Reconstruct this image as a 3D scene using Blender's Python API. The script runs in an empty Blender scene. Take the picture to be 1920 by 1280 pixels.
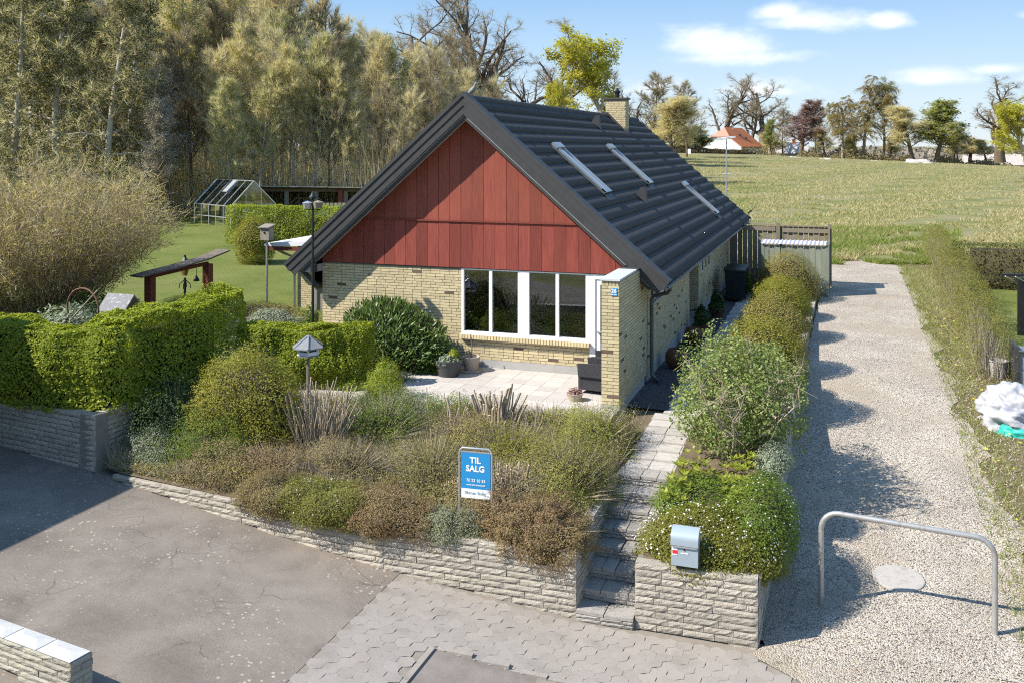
import bpy, math, random
import numpy as np
from mathutils import Vector, Matrix
R=math.radians
rng=np.random.default_rng(7); random.seed(7)
SC=bpy.context.scene; COL=SC.collection
# ---------------------------------------------------------------- camera
cam=bpy.data.cameras.new('camera'); camo=bpy.data.objects.new('camera',cam); COL.objects.link(camo)
camo.location=(4.14,-20.75,5.2); camo.rotation_euler=(R(90),0,R(19.2))
cam.sensor_width=36; cam.lens=33.375; cam.shift_y=-365/1920; cam.clip_end=6000; cam.clip_start=.1
SC.camera=camo
# ---------------------------------------------------------------- sky, sun, exposure
SUN=Vector((-1.094,-.72,1.25)).normalized()
W=bpy.data.worlds.new('World'); SC.world=W; W.use_nodes=True
nt=W.node_tree; N=nt.nodes; L=nt.links
bg=N['Background']
sky=N.new('ShaderNodeTexSky'); sky.sky_type='NISHITA'; sky.sun_disc=False
sky.sun_elevation=math.asin(SUN.z); sky.sun_rotation=math.atan2(SUN.x,SUN.y)
sky.altitude=0; sky.air_density=1.0; sky.dust_density=.15; sky.ozone_density=2.2
def wn(t,**k):
    n=N.new(t)
    for a,b in k.items(): setattr(n,a,b)
    return n
def wm(op,a,b=None,c=None,clamp=False):
    n=wn('ShaderNodeMath',operation=op,use_clamp=clamp)
    for i,v in enumerate((a,b,c)):
        if v is None: continue
        if isinstance(v,(int,float)): n.inputs[i].default_value=v
        else: L.new(v,n.inputs[i])
    return n.outputs[0]
tc=wn('ShaderNodeTexCoord'); sep=wn('ShaderNodeSeparateXYZ'); L.new(tc.outputs['Generated'],sep.inputs[0])
az=wm('ARCTAN2',sep.outputs[0],sep.outputs[1])                     # heading of the view direction, from +y to +x
hz=wm('SQRT',wm('ADD',wm('MULTIPLY',sep.outputs[0],sep.outputs[0]),wm('MULTIPLY',sep.outputs[1],sep.outputs[1])))
el=wm('ARCTAN2',sep.outputs[2],hz)
nz=wn('ShaderNodeTexNoise'); nz.inputs['Scale'].default_value=9; nz.inputs['Detail'].default_value=9; nz.inputs['Roughness'].default_value=.62
mp=wn('ShaderNodeMapping'); mp.inputs['Scale'].default_value=(1,1,2.2); L.new(tc.outputs['Generated'],mp.inputs[0]); L.new(mp.outputs[0],nz.inputs[0])
nb=wn('ShaderNodeTexNoise'); nb.inputs['Scale'].default_value=26; nb.inputs['Detail'].default_value=6; L.new(mp.outputs[0],nb.inputs[0])
tot=None
# fair-weather clouds round the whole sky: (heading deg, elevation deg, half width, half height, weight)
CL=[(-6.6,5.9,4.6,1.5,1.15),(-7.8,6.6,2.6,1.2,1.1),(-1.8,7.1,3.6,1.1,1.15),(-3.4,7.7,2.0,.8,1.0),(2.4,7.0,1.7,.6,1.0),(4.6,3.7,2.5,.6,.95),(8.0,4.1,1.6,.4,.85),
    (10.1,3.6,1.5,.38,.75),(-4.3,3.2,3.4,.8,.8),(9.6,6.9,1.1,.4,.7),(-11,3.4,2.0,.7,.7),(-6.0,5.2,5.4,.7,.8)]
for a0,e0,wa,we,wt in CL:
    dx=wm('MULTIPLY',wm('SUBTRACT',az,R(a0)),1/R(wa))
    dy=wm('MULTIPLY',wm('SUBTRACT',el,R(e0)),1/R(we))
    # flatter below, billowing above
    dyb=wm('MULTIPLY',wm('MINIMUM',dy,0),.5)
    d=wm('SQRT',wm('ADD',wm('MULTIPLY',dx,dx),wm('MULTIPLY',wm('ADD',dy,dyb),wm('ADD',dy,dyb))))
    m=wm('MULTIPLY',wm('SUBTRACT',1.0,d),wt)
    tot=m if tot is None else wm('MAXIMUM',tot,m)
nl=wn('ShaderNodeTexNoise'); nl.inputs['Scale'].default_value=2.2; nl.inputs['Detail'].default_value=2; L.new(mp.outputs[0],nl.inputs[0])
# scattered fair-weather clouds all round the sky
tot=wm('MAXIMUM',tot,wm('MULTIPLY',wm('SUBTRACT',wm('MULTIPLY',wm('SUBTRACT',nl.outputs[0],.56),5.0),wm('MULTIPLY',wm('LESS_THAN',el,R(9.5)),.6)),1.0))
den=wm('ADD',wm('ADD',wm('MULTIPLY',tot,.75),wm('MULTIPLY',wm('SUBTRACT',nz.outputs[0],.5),2.0)),wm('MULTIPLY',wm('SUBTRACT',nb.outputs[0],.5),.55))
mr=wn('ShaderNodeMapRange'); mr.interpolation_type='SMOOTHSTEP'; L.new(den,mr.inputs[0])
mr.inputs[1].default_value=-.05; mr.inputs[2].default_value=.85; mr.inputs[3].default_value=0; mr.inputs[4].default_value=.88
msk=wm('MULTIPLY',mr.outputs[0],wm('GREATER_THAN',el,0.0))
# clear spring air: the low sky pales to the horizon the same way all round
rp=wn('ShaderNodeValToRGB'); e=rp.color_ramp.elements
L.new(wm('MULTIPLY',wm('MAXIMUM',el,0.0),1/math.radians(90)),rp.inputs[0])
STOPS=[(0,(.48,.55,.61)),(.03,(.43,.54,.64)),(.065,(.33,.475,.645)),(.1,(.225,.385,.60)),(.3,(.14,.31,.6)),(1,(.09,.22,.48))]
while len(e)<len(STOPS): e.new(.5)
for i,(p_,c_) in enumerate(STOPS): e[i].position=p_; e[i].color=(*c_,1)
sg_=wn('ShaderNodeVectorMath',operation='SCALE'); L.new(rp.outputs[0],sg_.inputs[0]); sg_.inputs['Scale'].default_value=11.0
skm=wn('ShaderNodeMix',data_type='RGBA'); skm.inputs[0].default_value=.85; L.new(sky.outputs[0],skm.inputs[6]); L.new(sg_.outputs[0],skm.inputs[7])
cm=wn('ShaderNodeMix',data_type='RGBA'); L.new(msk,cm.inputs[0]); L.new(skm.outputs[2],cm.inputs[6]); cm.inputs[7].default_value=(8.2,8.4,8.7,1)
L.new(cm.outputs[2],bg.inputs[0]); bg.inputs[1].default_value=.09
W.cycles.sampling_method='MANUAL'; W.cycles.sample_map_resolution=512
sl=bpy.data.lights.new('sun','SUN'); sl.energy=5.0; sl.angle=R(.55); sl.color=(1,.955,.88)
so=bpy.data.objects.new('sun',sl); COL.objects.link(so); so.rotation_euler=(-SUN).to_track_quat('-Z','Y').to_euler(); so.location=(-30,-20,40)
vs=SC.view_settings; vs.view_transform='Standard'; vs.look='None'; vs.exposure=.7; vs.gamma=1; vs.use_curve_mapping=False
SC.cycles.max_bounces=5; SC.cycles.diffuse_bounces=2; SC.cycles.glossy_bounces=2; SC.cycles.transmission_bounces=4; SC.cycles.transparent_max_bounces=8
SC.cycles.use_denoising=False; SC.cycles.filter_width=1.1; SC.cycles.sample_clamp_indirect=4; SC.cycles.caustics_reflective=False; SC.cycles.caustics_refractive=False

# ---------------------------------------------------------------- materials
def _base(name):
    m=bpy.data.materials.new(name); m.use_nodes=True
    return m,m.node_tree,m.node_tree.nodes['Principled BSDF']
def nn(t,ty,**k):
    n=t.nodes.new(ty)
    for a,b in k.items(): setattr(n,a,b)
    return n
def lk(t,a,b): t.links.new(a,b)
def c4(c): return (c[0],c[1],c[2],1)
def math_(t,op,a,b=None,clamp=False):
    n=nn(t,'ShaderNodeMath',operation=op,use_clamp=clamp)
    for i,v in enumerate((a,b)):
        if v is None: continue
        if isinstance(v,(int,float)): n.inputs[i].default_value=v
        else: lk(t,v,n.inputs[i])
    return n.outputs[0]
def noise(t,scale,detail=5,rough=.6,vec=None,dist=0):
    n=nn(t,'ShaderNodeTexNoise'); n.inputs['Scale'].default_value=scale; n.inputs['Detail'].default_value=detail; n.inputs['Roughness'].default_value=rough; n.inputs['Distortion'].default_value=dist
    if vec is not None: lk(t,vec,n.inputs['Vector'])
    return n.outputs[0]
def ramp(t,fac,stops,interp='LINEAR'):
    r=nn(t,'ShaderNodeValToRGB'); r.color_ramp.interpolation=interp
    e=r.color_ramp.elements
    while len(e)<len(stops): e.new(.5)
    for i,(p,c) in enumerate(stops):
        e[i].position=p; e[i].color=c4(c) if not isinstance(c,(int,float)) else (c,c,c,1)
    lk(t,fac,r.inputs[0]); return r.outputs[0]
def mixc(t,fac,a,b,mode='MIX'):
    n=nn(t,'ShaderNodeMix',data_type='RGBA',blend_type=mode)
    for i,v in ((0,fac),(6,a),(7,b)):
        if isinstance(v,(int,float)): n.inputs[i].default_value=v
        elif isinstance(v,(tuple,list)): n.inputs[i].default_value=c4(v)
        else: lk(t,v,n.inputs[i])
    return n.outputs[2]
def pos(t): return nn(t,'ShaderNodeNewGeometry').outputs['Position']
def vmul(t,v,s):
    n=nn(t,'ShaderNodeVectorMath',operation='MULTIPLY'); lk(t,v,n.inputs[0]); n.inputs[1].default_value=s; return n.outputs[0]
def bump(t,b,h,strength,dist=.01):
    n=nn(t,'ShaderNodeBump'); n.inputs['Strength'].default_value=strength; n.inputs['Distance'].default_value=dist
    lk(t,h,n.inputs['Height']); lk(t,n.outputs[0],b.inputs['Normal'])
def rnd(t):
    a=nn(t,'ShaderNodeObjectInfo').outputs['Random']; b=nn(t,'ShaderNodeNewGeometry').outputs['Random Per Island']
    return math_(t,'FRACT',math_(t,'ADD',a,b))
def MAT(name,c1,c2=None,scale=4,rough=.8,bmp=0,bscale=60,vary=0,metal=0,spec=.3,c3=None,stretch=None,bdist=.01,coat=0):
    """noise-mottled surface; vary = brightness spread from piece to piece"""
    m,t,b=_base(name)
    b.inputs['Roughness'].default_value=rough; b.inputs['Metallic'].default_value=metal; b.inputs['Specular IOR Level'].default_value=spec
    b.inputs['Coat Weight'].default_value=coat
    v=pos(t)
    if stretch: v=vmul(t,v,stretch)
    if c2 is None: c2=tuple(x*.8 for x in c1)
    st=[(.3,c1),(.7,c2)] if c3 is None else [(.28,c1),(.5,c2),(.74,c3)]
    col=ramp(t,noise(t,scale,6,.65,v),st)
    if vary:
        f=math_(t,'ADD',math_(t,'MULTIPLY',rnd(t),2*vary),1-vary)
        cx=nn(t,'ShaderNodeCombineXYZ')
        for i in range(3): lk(t,f,cx.inputs[i])
        col=mixc(t,1.0,col,cx.outputs[0],'MULTIPLY')
    lk(t,col,b.inputs['Base Color'])
    if bmp: bump(t,b,noise(t,bscale,4,.6,v),bmp,bdist)
    return m
def LEAF(name,c1,c2,c3=None,trans=.3,rough=.55,spec=.25):
    """leaf-to-leaf colour variation, light comes through"""
    G=1.5; c1,c2=[tuple(min(x*G,.9) for x in c) for c in (c1,c2)]; c3=c3 and tuple(min(x*G,.9) for x in c3)
    trans=min(.55,trans+.1)
    m,t,b=_base(name)
    r=nn(t,'ShaderNodeNewGeometry').outputs['Random Per Island']
    big=noise(t,1.6,3,.6,pos(t))
    f=math_(t,'ADD',math_(t,'MULTIPLY',r,.75),math_(t,'MULTIPLY',math_(t,'SUBTRACT',big,.5),.9),True)
    col=ramp(t,f,[(.05,c1),(.95,c2)] if c3 is None else [(.05,c1),(.55,c2),(.97,c3)])
    lk(t,col,b.inputs['Base Color']); b.inputs['Roughness'].default_value=rough; b.inputs['Specular IOR Level'].default_value=spec
    if trans:
        tr=nn(t,'ShaderNodeBsdfTranslucent'); mx=nn(t,'ShaderNodeMixShader'); mx.inputs[0].default_value=trans
        lk(t,mixc(t,1.0,col,(1.0,1.0,.55),'MULTIPLY'),tr.inputs[0]); lk(t,b.outputs[0],mx.inputs[1]); lk(t,tr.outputs[0],mx.inputs[2])
        lk(t,mx.outputs[0],t.nodes['Material Output'].inputs[0])
    return m

# ---------------------------------------------------------------- building helpers
WL={}
def link(o,parent=None,loc=(0,0,0)):
    """loc is the wanted world location; parents carry no rotation here"""
    COL.objects.link(o)
    WL[o.name]=Vector(loc)
    if parent is not None:
        o.parent=parent; o.location=Vector(loc)-WL[parent.name]
    else: o.location=loc
    return o
def tag(o,label=None,cat=None,group=None,kind=None):
    for k,v in (('label',label),('category',cat),('group',group),('kind',kind)):
        if v: o[k]=v
    return o
def thing(name,loc,label,cat,group=None):
    o=bpy.data.objects.new(name,None); o.empty_display_size=.1
    link(o,None,loc); return tag(o,label,cat,group)
class MB:
    def __init__(s): s.v=[]; s.f=[]
    def add(s,vs,fs):
        n=len(s.v); s.v+= [tuple(v) for v in vs]; s.f+=[tuple(i+n for i in f) for f in fs]; return s
    def box(s,a,b,rot=0,piv=None):
        x0,y0,z0=a; x1,y1,z1=b
        vs=[(x0,y0,z0),(x1,y0,z0),(x1,y1,z0),(x0,y1,z0),(x0,y0,z1),(x1,y0,z1),(x1,y1,z1),(x0,y1,z1)]
        if rot:
            px,py=piv if piv else ((x0+x1)/2,(y0+y1)/2); c,q=math.cos(rot),math.sin(rot)
            vs=[(px+(x-px)*c-(y-py)*q,py+(x-px)*q+(y-py)*c,z) for x,y,z in vs]
        return s.add(vs,[(3,2,1,0),(4,5,6,7),(0,1,5,4),(1,2,6,5),(2,3,7,6),(3,0,4,7)])
    def bar(s,p,q,w,h=None):
        """box-section bar between two points"""
        h=h or w; p=Vector(p); q=Vector(q); d=(q-p).normalized()
        up=Vector((0,0,1)) if abs(d.z)<.95 else Vector((0,1,0))
        a=d.cross(up).normalized(); b=a.cross(d).normalized()
        vs=[e+a*sx*w/2+b*sy*h/2 for e in (p,q) for sx,sy in ((-1,-1),(1,-1),(1,1),(-1,1))]
        return s.add(vs,[(0,1,2,3),(7,6,5,4),(0,4,5,1),(1,5,6,2),(2,6,7,3),(3,7,4,0)])
    def tube(s,pts,r,n=8,caps=True):
        pts=[Vector(p) for p in pts]; rr=r if isinstance(r,(list,tuple)) else [r]*len(pts)
        rings=[]; prev=None
        for i,p in enumerate(pts):
            d=(pts[min(i+1,len(pts)-1)]-pts[max(i-1,0)]).normalized()
            if prev is None:
                up=Vector((0,0,1)) if abs(d.z)<.9 else Vector((1,0,0)); a=d.cross(up).normalized()
            else: a=(prev-d*prev.dot(d)).normalized()
            prev=a; b=d.cross(a)
            rings.append([p+(a*math.cos(2*math.pi*k/n)+b*math.sin(2*math.pi*k/n))*rr[i] for k in range(n)])
        vs=[v for g in rings for v in g]; fs=[]
        for i in range(len(pts)-1):
            for k in range(n): fs.append((i*n+k,i*n+(k+1)%n,(i+1)*n+(k+1)%n,(i+1)*n+k))
        if caps: fs.append(tuple(range(n))[::-1]); fs.append(tuple((len(pts)-1)*n+k for k in range(n)))
        return s.add(vs,fs)
    def lathe(s,prof,c=(0,0,0),n=20,sx=1,sy=1):
        vs=[];fs=[]
        for r,z in prof:
            for k in range(n):
                a=2*math.pi*k/n; vs.append((c[0]+r*math.cos(a)*sx,c[1]+r*math.sin(a)*sy,c[2]+z))
        for i in range(len(prof)-1):
            for k in range(n): fs.append((i*n+k,i*n+(k+1)%n,(i+1)*n+(k+1)%n,(i+1)*n+k))
        fs.append(tuple(range(n))[::-1]); fs.append(tuple((len(prof)-1)*n+k for k in range(n)))
        return s.add(vs,fs)
    def prism(s,poly,a,b,axis='y'):
        """polygon in the plane across axis, extruded from a to b; axis y: poly is (x,z); x: (y,z); z: (x,y)"""
        def P(p,t): return (p[0],t,p[1]) if axis=='y' else ((t,p[0],p[1]) if axis=='x' else (p[0],p[1],t))
        n=len(poly); vs=[P(p,a) for p in poly]+[P(p,b) for p in poly]
        fs=[tuple(range(n)),tuple(range(2*n-1,n-1,-1))]+[(i,i+n,(i+1)%n+n,(i+1)%n) for i in range(n)]
        return s.add(vs,fs)
    def mesh(s,name,mat=None,smooth=False):
        me=bpy.data.meshes.new(name); me.from_pydata(s.v,[],s.f); me.update()
        import bmesh
        bm=bmesh.new(); bm.from_mesh(me); bmesh.ops.recalc_face_normals(bm,faces=bm.faces); bm.to_mesh(me); bm.free()
        if smooth:
            me.polygons.foreach_set('use_smooth',[True]*len(me.polygons))
            me.set_sharp_from_angle(angle=R(42))
        if mat: me.materials.append(mat)
        return me
    def build(s,name,mat,parent=None,smooth=False,origin=None):
        """vertices are given in world space; origin moves the object's own origin there"""
        o=Vector(origin) if origin is not None else (WL[parent.name] if parent is not None else Vector((0,0,0)))
        s.v=[tuple(Vector(v)-o) for v in s.v]
        return link(bpy.data.objects.new(name,s.mesh(name,mat,smooth)),parent,o)
def inst(name,me,parent,loc,rot=(0,0,0),scale=(1,1,1)):
    o=bpy.data.objects.new(name,me); link(o,parent,loc); o.rotation_euler=rot; o.scale=scale; return o
def npmesh(name,V,Fq,mat,smooth=False):
    """fast mesh from arrays; Fq is (n,3) or (n,4), or a list of such"""
    me=bpy.data.meshes.new(name); V=np.asarray(V,np.float32).reshape(-1,3)
    Fs=[np.asarray(f) for f in (Fq if isinstance(Fq,list) else [Fq]) if len(f)]
    me.vertices.add(len(V)); me.vertices.foreach_set('co',V.ravel())
    tot=np.concatenate([np.full(len(f),f.shape[1]) for f in Fs]); idx=np.concatenate([f.ravel() for f in Fs])
    me.loops.add(len(idx)); me.loops.foreach_set('vertex_index',idx.astype(np.int32))
    st=np.concatenate([[0],np.cumsum(tot)[:-1]]).astype(np.int32)
    me.polygons.add(len(tot)); me.polygons.foreach_set('loop_start',st); me.polygons.foreach_set('loop_total',tot.astype(np.int32))
    if smooth: me.polygons.foreach_set('use_smooth',np.ones(len(tot),bool))
    me.update(calc_edges=True); me.materials.append(mat); return me
def nob(name,V,Fq,mat,parent=None,origin=(0,0,0),smooth=False):
    return link(bpy.data.objects.new(name,npmesh(name,np.asarray(V)-np.asarray(origin),Fq,mat,smooth)),parent,origin)
# ---- vegetation arrays
def unit(a): return a/np.maximum(np.linalg.norm(a,axis=-1,keepdims=True),1e-9)
def rdir(n): return unit(rng.normal(size=(n,3)))
def leaf_arr(C,size,nrm=None,spread=.8,asp=.55,dirs=None):
    """diamond leaves at C; nrm the rough facing"""
    n=len(C); s=np.asarray(size)*np.ones(n)*rng.uniform(.6,1.3,n)
    nm=rdir(n) if nrm is None else unit(nrm+rdir(n)*spread)
    t=rdir(n) if dirs is None else unit(dirs+rdir(n)*.35)
    t=unit(t-nm*np.sum(t*nm,1,keepdims=True)); b=np.cross(nm,t)
    s=s[:,None]; V=np.stack([C-t*s*.5,C+b*s*asp*.5,C+t*s*.5+nm*s*.08,C-b*s*asp*.5],1).reshape(-1,3)
    return V,np.arange(4*n).reshape(n,4)
def stick_arr(P,Q,r0,r1,n=3):
    P=np.asarray(P,float);Q=np.asarray(Q,float);m=len(P); d=unit(Q-P)
    a=unit(np.cross(d,np.where(np.abs(d[:,2:3])<.9,np.array([[0,0,1.]]),np.array([[1.,0,0]])))); b=np.cross(d,a)
    r0=np.ones(m)*r0; r1=np.ones(m)*r1; V=np.zeros((m,2*n,3))
    for k in range(n):
        o=a*math.cos(2*math.pi*k/n)+b*math.sin(2*math.pi*k/n)
        V[:,k]=P+o*r0[:,None]; V[:,n+k]=Q+o*r1[:,None]
    base=(np.arange(m)*2*n)[:,None]
    F=np.concatenate([base+np.array([[k,(k+1)%n,n+(k+1)%n,n+k]]) for k in range(n)])
    return V.reshape(-1,3),F
def sliver_arr(P,Q,w):
    """one thin triangle per twig"""
    P=np.asarray(P);Q=np.asarray(Q);m=len(P); d=unit(Q-P); s=unit(np.cross(d,rdir(m)))*(np.ones(m)*w)[:,None]*.5
    return np.stack([P-s,P+s,Q],1).reshape(-1,3),np.arange(3*m).reshape(m,3)
def join_arr(*parts):
    V=[];F=[];o=0
    for v,f in parts: V.append(v); F.append(f+o); o+=len(v)
    return np.concatenate(V),F
def lump(P,k=1.3,seed=0):
    """smooth pseudo-noise in about -1..1"""
    r=np.random.default_rng(seed); out=np.zeros(len(P))
    for i in range(7):
        q=r.normal(size=3)*k*(1+i*.45); out+=np.sin(P@q+r.uniform(0,6.28))/(1+i*.4)
    return out/2.6
def mound_arr(c,rad,n,size,rough=.12,depth=.3,k=1.6,seed=0,flat=.0,up=.4,asp=.55,under=-.25):
    """leaves through the outer layer of a lumpy dome"""
    d=rdir(int(n*1.9)); d=d[d[:,2]>under][:n]; m=len(d)
    rr=1+rough*lump(d*np.array(rad)+np.array(c),k,seed)+rough*.5*lump(d*np.array(rad)+np.array(c),k*3.3,seed+5)
    t=1-depth*rng.random(m)**1.8+.04*rng.normal(size=m)
    P=np.array(c)+d*np.array(rad)*(rr*t)[:,None]
    nr=unit(d/np.array(rad)); nr[:,2]+=up
    return leaf_arr(P,size,nr,.75,asp)
def core_arr(c,rad,sc=.72,seed=0,rough=.12,k=1.6,nu=18,nv=9):  # opaque lump added inside a bush to darken it and stop see-through
    u=np.linspace(0,2*np.pi,nu,endpoint=False); v=np.linspace(-.35*np.pi/2,np.pi/2*.999,nv)
    d=np.stack([np.outer(np.cos(v),np.cos(u)),np.outer(np.cos(v),np.sin(u)),np.outer(np.sin(v),np.ones(nu))],-1).reshape(-1,3)
    rr=(1+rough*lump(d*np.array(rad)+np.array(c),k,seed))*sc
    P=np.array(c)+d*np.array(rad)*rr[:,None]; F=[]
    for i in range(nv-1):
        for j in range(nu): F.append((i*nu+j,i*nu+(j+1)%nu,(i+1)*nu+(j+1)%nu,(i+1)*nu+j))
    return P,np.array(F)
# ---------------------------------------------------------------- ground heights
def zd(v): return np.interp(v,[-60,-9,-8,-6.4,-3.4,.25,3.9,8.5,13.5,22,27],[-1.47,-1.46,-1.43,-1.35,-1.1,-.7,-.4,-.2,0,.1,.2])
def zs(u): return np.interp(u,[-30,-12,-9,-6.5,.6,3,40],[-.3,-.42,-.53,-.76,-1.44,-1.46,-1.47])
def zlawn(u,v): return .06+.013*np.maximum(v,0)+np.clip((-u-14)/80,0,.3)
def zfield(u,v):
    far=np.clip(2.75-.045*u,.2,4.6); t=np.clip((v-27)/150,0,1); z=.2+far*t
    dr=np.clip((v-182)/60,0,1); z=z*(1-dr)+(-5.)*dr
    return z+np.clip((v-420)/1400,0,1)*9.5
def bedz(v): return -.56+np.clip((v+7.7)/4.1,0,1)*.5
# ---------------------------------------------------------------- ground materials
def gravel_mat(name,cols,scale,bstr=.9,dirt=None,mottle=(.75,1.1)):
    m,t,b=_base(name); v=pos(t)
    vo=nn(t,'ShaderNodeTexVoronoi'); vo.inputs['Scale'].default_value=scale; lk(t,v,vo.inputs['Vector'])
    s=nn(t,'ShaderNodeSeparateColor'); lk(t,vo.outputs['Color'],s.inputs[0])
    n=len(cols); col=ramp(t,s.outputs[0],[((i+.5)/n,c) for i,c in enumerate(cols)])
    big=noise(t,.9,5,.6,v); lo,hi=mottle
    f=ramp(t,big,[(.3,lo),(.7,hi)]); col=mixc(t,1.0,col,f,'MULTIPLY')
    if dirt: col=mixc(t,ramp(t,noise(t,.5,4,.55,v),[(.46,0),(.66,.8)]),col,dirt); col=mixc(t,ramp(t,noise(t,2.4,6,.7,v),[(.62,0),(.72,.55)]),col,(.13,.125,.06))
    lk(t,col,b.inputs['Base Color']); b.inputs['Roughness'].default_value=.9; b.inputs['Specular IOR Level'].default_value=.15
    h=math_(t,'SUBTRACT',1.0,math_(t,'MULTIPLY',vo.outputs['Distance'],1.3)); bump(t,b,h,bstr,.02)
    return m
GRAVEL=gravel_mat('pale_gravel',[(.17,.14,.11),(.43,.365,.29),(.6,.53,.44),(.34,.28,.215),(.64,.57,.48),(.48,.41,.32)],46,.8,(.38,.31,.23))
DARKGRAVEL=gravel_mat('dark_gravel',[(.05,.05,.055),(.11,.11,.115),(.2,.19,.19),(.08,.08,.085)],48,1.0)
def grass_mat(name,a,b_,c,sc=1.2,fine=38,straw=None,strawamt=(.45,.62),bm=.8):
    m,t,b=_base(name); v=pos(t)
    f=noise(t,sc,7,.68,v); col=ramp(t,f,[(.3,a),(.5,b_),(.7,c)])
    fn=noise(t,fine,4,.7,v); col=mixc(t,.55,col,ramp(t,fn,[(.3,.45),(.72,1.5)]),'MULTIPLY')
    if straw: col=mixc(t,ramp(t,noise(t,.16,8,.72,vmul(t,v,(.7,1.5,1))),[(strawamt[0],0),(strawamt[1],1)]),col,mixc(t,noise(t,6,5,.7,v),straw,tuple(x*.62 for x in straw)))
    lk(t,col,b.inputs['Base Color']); b.inputs['Roughness'].default_value=.95; b.inputs['Specular IOR Level'].default_value=.1
    bump(t,b,fn,bm,.05); return m
FIELD=grass_mat('rough_meadow',(.11,.135,.035),(.165,.18,.06),(.235,.22,.10),.5,14,(.33,.28,.16),(.40,.62))
LAWN=grass_mat('garden_lawn',(.115,.14,.032),(.155,.18,.045),(.20,.205,.07),.45,30,(.25,.22,.09),(.55,.75))
VERGE=grass_mat('worn_verge',(.10,.12,.035),(.17,.145,.07),(.24,.19,.12),1.4,40,(.26,.2,.13),(.42,.56))
SOIL=MAT('garden_soil',(.075,.055,.035),(.14,.105,.065),3,.95,.9,30,c3=(.19,.15,.09))
LITTER=MAT('leaf_litter',(.10,.085,.045),(.17,.135,.08),2,.95,.8,12,c3=(.06,.08,.02))
def asphalt_mat():
    m,t,b=_base('old_asphalt'); v=pos(t)
    col=ramp(t,noise(t,1.1,7,.62,v),[(.28,(.17,.141,.116)),(.52,(.23,.193,.160)),(.74,(.285,.243,.204))])
    col=mixc(t,.5,col,ramp(t,noise(t,70,4,.75,v),[(.3,.35),(.7,1.6)]),'MULTIPLY')
    dust=ramp(t,noise(t,.55,5,.6,v,1.2),[(.5,0),(.7,.75)]); col=mixc(t,dust,col,(.30,.255,.21))
    # lichen flecks
    vo=nn(t,'ShaderNodeTexVoronoi'); vo.inputs['Scale'].default_value=17; vo.inputs['Randomness'].default_value=1; lk(t,mixc(t,.06,v,nn(t,'ShaderNodeTexNoise').outputs[1]),vo.inputs['Vector'])
    sp=nn(t,'ShaderNodeSeparateColor'); lk(t,vo.outputs['Color'],sp.inputs[0])
    rad=math_(t,'MULTIPLY',math_(t,'SUBTRACT',sp.outputs[1],.55),.85)
    spot=math_(t,'LESS_THAN',vo.outputs['Distance'],rad)
    spot=math_(t,'MULTIPLY',spot,ramp(t,noise(t,.7,4,.6,v),[(.48,0),(.6,1)]))
    col=mixc(t,math_(t,'MULTIPLY',spot,.75),col,(.52,.46,.36))
    # hair cracks
    vc=nn(t,'ShaderNodeTexVoronoi',feature='DISTANCE_TO_EDGE'); vc.inputs['Scale'].default_value=2.1
    w=nn(t,'ShaderNodeVectorMath',operation='ADD'); lk(t,v,w.inputs[0]); dn=nn(t,'ShaderNodeTexNoise'); dn.inputs['Scale'].default_value=3; dn.inputs['Detail'].default_value=5; lk(t,v,dn.inputs['Vector']); lk(t,vmul(t,dn.outputs[1],(.35,.35,0)),w.inputs[1]); lk(t,w.outputs[0],vc.inputs['Vector'])
    cr=math_(t,'MULTIPLY',math_(t,'LESS_THAN',vc.outputs['Distance'],.011),ramp(t,noise(t,.9,3,.5,v),[(.52,0),(.62,1)]))
    col=mixc(t,math_(t,'MULTIPLY',cr,.45),col,(.07,.06,.05))
    lk(t,col,b.inputs['Base Color']); b.inputs['Roughness'].default_value=.9; b.inputs['Specular IOR Level'].default_value=.2
    h=math_(t,'SUBTRACT',noise(t,140,3,.7,v),math_(t,'MULTIPLY',cr,1.2)); bump(t,b,h,.7,.012); return m
ASPH=asphalt_mat()
ROADM=MAT('road_asphalt',(.16,.135,.115),(.22,.187,.16),2.2,.92,.8,120,c3=(.27,.23,.20))
PAVER=MAT('worn_concrete_paver',(.26,.228,.195),(.325,.288,.25),2.2,.92,.7,120,vary=.06,c3=(.29,.248,.205))
SAND=MAT('joint_sand',(.22,.19,.155),(.29,.25,.205),5,.95,.6,90)
# ---------------------------------------------------------------- ground sheets
def strip(name,vs_,uL,uR,zf,mat,ncol=6,kind='structure',jit=0,seed=1):
    r=np.random.default_rng(seed); V=[];F=[]
    for i,v in enumerate(vs_):
        a=uL(v)+jit*r.normal()*.5; b=uR(v)+jit*r.normal()
        for u in np.linspace(a,b,ncol): V.append((u,v,float(zf(u,v))))
    for i in range(len(vs_)-1):
        for j in range(ncol-1): F.append((i*ncol+j,i*ncol+j+1,(i+1)*ncol+j+1,(i+1)*ncol+j))
    o=nob(name,V,np.array(F),mat,smooth=True); return tag(o,kind=kind)
def gz(u,v):
    if v<-7.4: return float(zs(u))-.05
    if v<27:
        z=float(zd(v))-.05
        if u<3.1: z-=.35
        return z
    return float(zfield(u,v))
us=[-2500,-1200,-600,-300,-160,-100,-70,-50,-35,-25,-18,-14,-11,-9,-6.5,-4,-2,0,.6,2,3.0,3.2,5,6.8,8,10,13,17,22,28,36,46,60,80,110,160,260,500,1000,2500]
vv=[-400,-150,-60,-30,-20,-16,-12,-9,-8,-7.45,-7.35,-6.4,-3.4,.25,3.9,8.5,13.5,18,22,27,32,38,45,55,68,82,100,120,140,160,172,182,190,205,225,245,300,420,600,900,1400,1900,3500]
GV=[];GF=[]
for v in vv:
    for u in us: GV.append((u,v,gz(u,v)))
nu=len(us)
for i in range(len(vv)-1):
    for j in range(nu-1): GF.append((i*nu+j,i*nu+j+1,(i+1)*nu+j+1,(i+1)*nu+j))
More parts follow.
